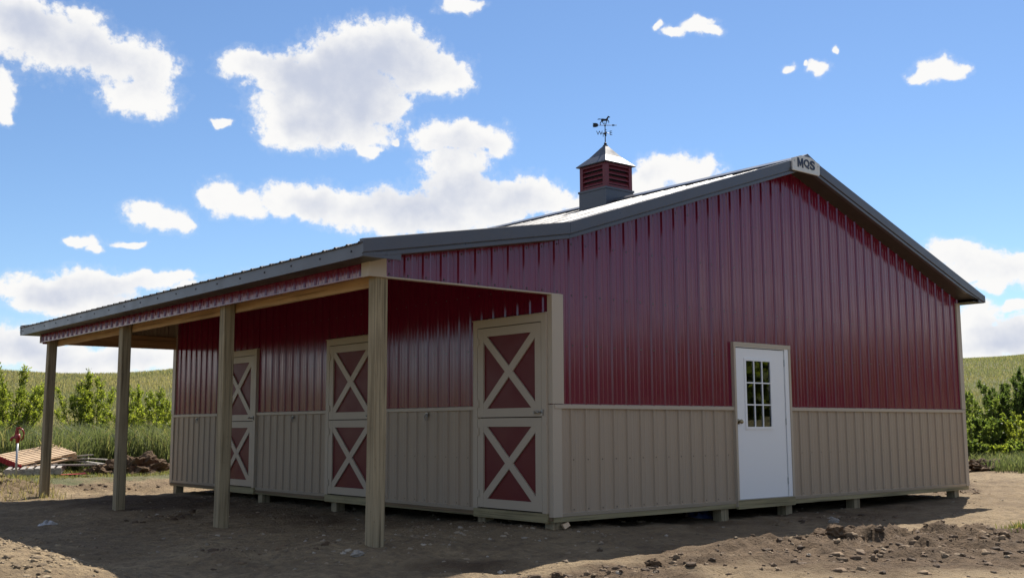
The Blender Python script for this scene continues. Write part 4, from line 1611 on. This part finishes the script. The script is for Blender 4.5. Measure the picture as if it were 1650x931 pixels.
# ------------------------------------------------------------------ vegetation
def blades(name, pts, hmin, hmax, width, pal, lean=0.35, seedtip=0.0, label='', cat='grass', tip=(0.42, 0.33, 0.19), clump=None):
    n = len(pts)
    z = terrain(pts[:, 0], pts[:, 1]) - 0.02
    h = hmin + (hmax - hmin) * rng.random(n)
    if clump is not None:
        h = h * clump
    wd = width * (0.6 + 0.8 * rng.random(n))
    if np.ndim(width):
        wd = width * (0.6 + 0.8 * rng.random(n))
    a = rng.random(n) * 2 * np.pi
    ld = rng.random(n) * 2 * np.pi
    lm = lean * h * rng.random(n)
    sx, sy = np.cos(a) * wd / 2, np.sin(a) * wd / 2
    lx, ly = np.cos(ld) * lm, np.sin(ld) * lm
    x, y = pts[:, 0], pts[:, 1]
    V = np.empty((n, 5, 3))
    V[:, 0] = np.stack([x - sx, y - sy, z], 1)
    V[:, 1] = np.stack([x + sx, y + sy, z], 1)
    V[:, 2] = np.stack([x + lx * .35 - sx * .8, y + ly * .35 - sy * .8, z + h * .6], 1)
    V[:, 3] = np.stack([x + lx * .35 + sx * .8, y + ly * .35 + sy * .8, z + h * .6], 1)
    V[:, 4] = np.stack([x + lx, y + ly, z + h * (1 - 0.25 * lean)], 1)
    b = np.arange(n)[:, None] * 5
    T = np.concatenate([b + np.array([0, 1, 3]), b + np.array([0, 3, 2]), b + np.array([2, 3, 4])])
    pal = np.array(pal)
    k = rng.integers(0, len(pal), n)
    base = pal[k] * (0.86 + 0.28 * rng.random((n, 1)))
    # whole patches of the meadow are drier or greener
    fieldn = fbm(x, y, 0.09, 4, 0.6)
    dry = np.clip((fieldn - 0.50) * 5.0 + 0.25, 0, 1)[:, None]
    base = base * (1 - 0.6 * dry) + np.array([0.215, 0.190, 0.108]) * 0.6 * dry
    C = np.repeat(base[:, None, :], 5, 1)
    if seedtip:
        m = rng.random(n) < seedtip * (0.35 + 0.9 * dry[:, 0])
        C[m, 4] = np.array(tip)
        C[m, 2:4] = 0.55 * C[m, 2:4] + 0.45 * np.array(tip)
    me = tri_mesh(name, V.reshape(-1, 3), T, C.reshape(-1, 3))
    o = link(name, me, 'grass')
    tag(o, label, cat, kind='stuff')
    return o


def polar_pts(n, az0, az1, d0, d1, power=1.0):
    """points in a sector round the yard, thinning out with distance"""
    az = np.radians(rng.uniform(az0, az1, n))
    d = d0 * (d1 / d0) ** (rng.random(n) ** power)
    return np.stack([-8.1 + d * np.sin(az), -9.1 + d * np.cos(az)], 1), d


def build_grass():
    G = [(0.120, 0.138, 0.072), (0.150, 0.160, 0.088), (0.108, 0.126, 0.066), (0.180, 0.174, 0.105), (0.215, 0.192, 0.122)]
    # hillside behind the barn, thinning where the barn hides it
    p1, d1 = polar_pts(230000, 5, 33, 26.0, 110)
    p2, d2 = polar_pts(30000, 33, 61, 34.0, 120)
    p, d = np.concatenate([p1, p2]), np.concatenate([d1, d2])
    blades('tall_grass', p, 0.10, 0.30, 0.006 + 0.00032 * d, G, 0.6, 0.22, 'tall seeding grass covering the hillside at left', 'grass')
    p, d = polar_pts(110000, 61, 73, 33.0, 130)
    blades('tall_grass', p, 0.08, 0.22, 0.006 + 0.00034 * d, G, 0.6, 0.07, 'tall grass covering the hillside at right', 'grass')
    # rank green growth along the foot of the hill
    n = 62000
    az = np.radians(rng.uniform(8, 34, n))
    d = rng.uniform(24.0, 31.0, n)
    p = np.stack([-8.1 + d * np.sin(az), -9.1 + d * np.cos(az)], 1)
    keep = p[:, 1] > 14.9 + 0.4 * np.sin(p[:, 0] * 2.1)
    p = p[keep]
    R = [(0.085, 0.108, 0.050), (0.112, 0.132, 0.066), (0.068, 0.086, 0.042), (0.140, 0.152, 0.082)]
    blades('rank_grass', p, 0.45, 1.15, 0.017, R, 0.8, 0.10, 'rank green grass along the foot of the hill', 'grass',
           clump=0.55 + 0.9 * fbm(p[:, 0], p[:, 1], 1.1, 3))
    # short grass strip behind the far end of the barn
    n = 30000
    x = rng.uniform(-7, 5.5, n)
    y = rng.uniform(11.7, 15.2, n)
    keep = (fbm(x, y, 0.9, 3) > 0.40 + 0.25 * sstep(12.6, 11.6, y))
    p = np.stack([x, y], 1)[keep]
    S = [(0.085, 0.105, 0.030), (0.12, 0.125, 0.045), (0.065, 0.095, 0.026), (0.19, 0.155, 0.075)]
    blades('short_grass', p, 0.03, 0.12, 0.011, S, 0.9, 0.0, 'short thin grass between the dirt and the pallets', 'grass')
    # thin straw and weeds on the berm at left
    n = 2600
    x = rng.uniform(-5.4, -2.0, n)
    y = rng.normal(11.1, 0.5, n)
    p = np.stack([x, y], 1)
    blades('dry_grass', p, 0.03, 0.20, 0.008, [(0.24, 0.19, 0.10), (0.16, 0.14, 0.06), (0.08, 0.09, 0.03)], 1.1, 0.0, 'dry straw on the dirt berm at the left edge', 'grass')
    # tuft at the right edge of the frame
    n = 900
    x = rng.normal(3.93, 0.16, n)
    y = rng.normal(-3.45, 0.12, n)
    p = np.stack([x, y], 1)
    blades('grass_tuft', p, 0.05, 0.17, 0.008, S, 0.7, 0.0, 'green grass tuft on the dirt at the right edge', 'grass')
    # right side: green edge of the yard below the weeds
    n = 26000
    t = rng.random(n)
    s = rng.normal(0, 1.0, n)
    x = 12.0 + t * 12.0
    y = -0.5 + t * 7.0 + s * 1.5
    keep = (fbm(x, y, 0.8, 3) > 0.42) & (np.hypot(x - 2, y - 4) > 13.0)
    p = np.stack([x, y], 1)[keep]
    blades('weedy_grass', p, 0.08, 0.42, 0.018, R, 0.7, 0.05, 'weedy green grass along the right edge of the yard', 'grass')


build_grass()


def build_shrub(base, height, spread, shoots, leaves, leaf, pal, seed, label, name='shrub', cat='shrub', group=None, low=0.25, tilt=0.55, twigs=9):
    rs = np.random.default_rng(seed)
    x, y = base
    z = gz(x, y) - 0.05
    e = empty(name, (x, y, z))
    tag(e, label, cat, group)
    stems = MB()
    lv, ld = [], []
    per = max(6, int(leaves / (shoots * (twigs + 2))))
    for s in range(shoots):
        az = rs.random() * 2 * math.pi
        tl = tilt * rs.random() ** 0.7
        ln = height * (0.70 + 0.34 * rs.random()) * (1 - 0.18 * tl)
        d = np.array([math.cos(az) * math.sin(tl), math.sin(az) * math.sin(tl), math.cos(tl)])
        p = np.array([x + math.cos(az) * spread * 0.12 * rs.random(), y + math.sin(az) * spread * 0.12 * rs.random(), z])
        path = [p.copy()]
        seg = 7
        for i in range(seg):
            d = d + np.array([0, 0, 0.035]) + rs.normal(0, 0.05, 3)
            d /= np.linalg.norm(d)
            p = p + d * ln / seg
            path.append(p.copy())
        path = np.array(path)
        stems.tube([tuple(q) for q in path], list(np.linspace(0.016, 0.003, seg + 1) * (height / 2.2)), 4, False)
        for t in range(twigs + 2):
            if t < twigs:
                f = low + (0.95 - low) * (t + rs.random()) / twigs
                i = min(int(f * seg), seg - 1)
                o = path[i] + (path[i + 1] - path[i]) * (f * seg - i)
                ta = rs.random() * 2 * math.pi
                td = np.array([math.cos(ta) * 0.75, math.sin(ta) * 0.75, 0.75])
                td /= np.linalg.norm(td)
                tl_ = height * (0.115 - 0.06 * f) * (0.6 + 0.8 * rs.random())
                stems.tube([tuple(o), tuple(o + td * tl_)], [0.004, 0.002], 3, False)
            else:
                o = path[-2 - (t - twigs)]
                td = (path[-1] - o)
                tl_ = np.linalg.norm(td) + 1e-6
                td = td / tl_
            u = rs.random(per)[:, None]
            lv.append(o + td * tl_ * u + rs.normal(0, 0.022 * height / 2, (per, 3)))
            dirs = td * 0.7 + rs.normal(0, 0.55, (per, 3))
            ld.append(dirs / np.linalg.norm(dirs, axis=1, keepdims=True))
    lv = np.concatenate(lv)
    ld = np.concatenate(ld)
    n = len(lv)
    side = np.cross(ld, rs.normal(0, 1, (n, 3)))
    side /= np.linalg.norm(side, axis=1, keepdims=True) + 1e-9
    ll = leaf * (0.6 + 0.8 * rs.random((n, 1)))
    w = ll * 0.22
    V = np.empty((n, 4, 3))
    V[:, 0] = lv
    V[:, 1] = lv + ld * ll * 0.45 + side * w
    V[:, 2] = lv + ld * ll
    V[:, 3] = lv + ld * ll * 0.45 - side * w
    b = np.arange(n)[:, None] * 4
    T = np.concatenate([b + np.array([0, 1, 2]), b + np.array([0, 2, 3])])
    pal = np.array(pal)
    C = pal[rs.integers(0, len(pal), n)] * (0.7 + 0.6 * rs.random((n, 1)))
    C = np.repeat(C[:, None, :], 4, 1)
    me = tri_mesh('foliage', V.reshape(-1, 3), T, C.reshape(-1, 3))
    stems.build('stems', 'bark', e)
    link('foliage', me, 'leaf', e)
    return e


YG = [(0.185, 0.215, 0.034), (0.225, 0.245, 0.048), (0.145, 0.180, 0.032), (0.100, 0.130, 0.028)]
MG = [(0.105, 0.145, 0.034), (0.130, 0.165, 0.040), (0.080, 0.112, 0.030), (0.155, 0.180, 0.052)]
DG = [(0.048, 0.075, 0.022), (0.062, 0.090, 0.026), (0.080, 0.110, 0.030)]


def build_shrubs():
    gl = 'young shrubs behind the far end of the barn'
    build_shrub((-0.75, 19.3), 2.5, 1.6, 30, 19000, 0.060, YG, 1, 'tall yellow green shrub at the left edge behind the pallets', group=gl, low=0.28, tilt=0.70)
    build_shrub((2.05, 21.3), 2.45, 1.4, 20, 12000, 0.060, YG, 3, 'vase shaped shrub standing between the two far posts', group=gl, low=0.40, tilt=0.62)
    build_shrub((2.55, 18.6), 2.15, 1.5, 40, 24000, 0.055, YG, 4, 'broad yellow green shrub beside the far corner of the barn', group=gl, low=0.15, tilt=0.90)
    build_shrub((1.62, 19.2), 1.10, 1.0, 16, 6000, 0.055, MG, 5, 'low green shrub below the vase shaped one', group=gl, low=0.1, tilt=0.9)
    gr = 'wild shrubs right of the barn'
    build_shrub((23.75, 5.45), 2.2, 1.4, 26, 15000, 0.075, DG, 11, 'tall dark green shrub at the right edge of the frame', group=gr, low=0.10, tilt=0.50)
    build_shrub((22.2, 6.5), 1.9, 1.5, 24, 12000, 0.070, MG, 12, 'mid green shrub close to the right corner of the barn', group=gr, low=0.08, tilt=0.8)
    build_shrub((22.9, 6.0), 2.0, 1.5, 24, 12000, 0.070, DG, 13, 'loose dark shrub in the middle of the right hand thicket', group=gr, low=0.08, tilt=0.8)
    build_shrub((20.35, 4.25), 1.25, 1.4, 22, 9000, 0.065, YG, 14, 'yellow green bush low at the right edge of the frame', group=gr, low=0.05, tilt=0.9)
    build_shrub((19.3, 5.0), 1.25, 1.3, 22, 9000, 0.065, MG, 15, 'leafy bush against the right corner of the barn', group=gr, low=0.05, tilt=0.9)
    build_shrub((20.0, 4.75), 1.15, 1.2, 20, 8000, 0.065, DG, 16, 'low dark bush between the leafy and the yellow green bush', group=gr, low=0.05, tilt=0.9)
    build_shrub((17.25, 4.05), 0.60, 0.8, 18, 4500, 0.075, MG, 17, 'low weed clump with broad leaves nearest the right corner', name='weed_clump', cat='weeds', group=gr, low=0.05, tilt=1.0)
    build_shrub((17.75, 3.65), 0.50, 0.8, 18, 4500, 0.080, YG, 18, 'bright green weed clump at the edge of the dirt', name='weed_clump', cat='weeds', group=gr, low=0.05, tilt=1.0)
    build_shrub((18.15, 3.30), 0.62, 0.8, 16, 4200, 0.075, MG, 19, 'green weed clump at the dirt touching the right edge', name='weed_clump', cat='weeds', group=gr, low=0.05, tilt=1.0)


build_shrubs()


def build_woodland():
    """dark wood on the slope behind the photographer; it shows as the reflection in the door glass and the red wall"""
    rs = np.random.default_rng(77)
    V, T, C = [], [], []
    b = 0
    for i in range(110):
        a = math.radians(-58 + 38 * (i + rs.random()) / 110)
        d = 27 + 33 * rs.random() ** 1.3
        x, y = -0.5 + d * math.cos(a), -2.0 + d * math.sin(a)
        z = float(terrain(np.array([x]), np.array([y]), False)[0])
        h = rs.uniform(0.022, 0.050) * d + 0.7
        n = 150
        u = rs.normal(0, 1, (n, 3))
        u /= np.linalg.norm(u, axis=1, keepdims=True)
        rad = (0.55 + 0.45 * rs.random((n, 1))) * np.array([h * 0.36, h * 0.36, h * 0.50])
        c = np.array([x, y, z + h * 0.50]) + u * rad
        e1 = rs.normal(0, 1, (n, 3))
        e1 /= np.linalg.norm(e1, axis=1, keepdims=True)
        e2 = np.cross(e1, rs.normal(0, 1, (n, 3)))
        e2 /= np.linalg.norm(e2, axis=1, keepdims=True)
        s_ = rs.uniform(0.18, 0.42, (n, 1))
        v = np.stack([c - e1 * s_, c + e2 * s_ * 0.6, c + e1 * s_, c - e2 * s_ * 0.6], 1)
        V.append(v.reshape(-1, 3))
        k = b + np.arange(n)[:, None] * 4
        T.append(np.concatenate([k + np.array([0, 1, 2]), k + np.array([0, 2, 3])]))
        C.append(np.repeat(np.array(YG)[rs.integers(0, 4, n)] * rs.uniform(0.6, 1.1, (n, 1)), 4, 0))
        b += n * 4
    me = tri_mesh('woodland', np.concatenate(V), np.concatenate(T), np.concatenate(C))
    o = link('woodland', me, 'leaf')
    tag(o, 'dark green trees mirrored in the glass of the white door', 'trees', kind='stuff')


build_woodland()
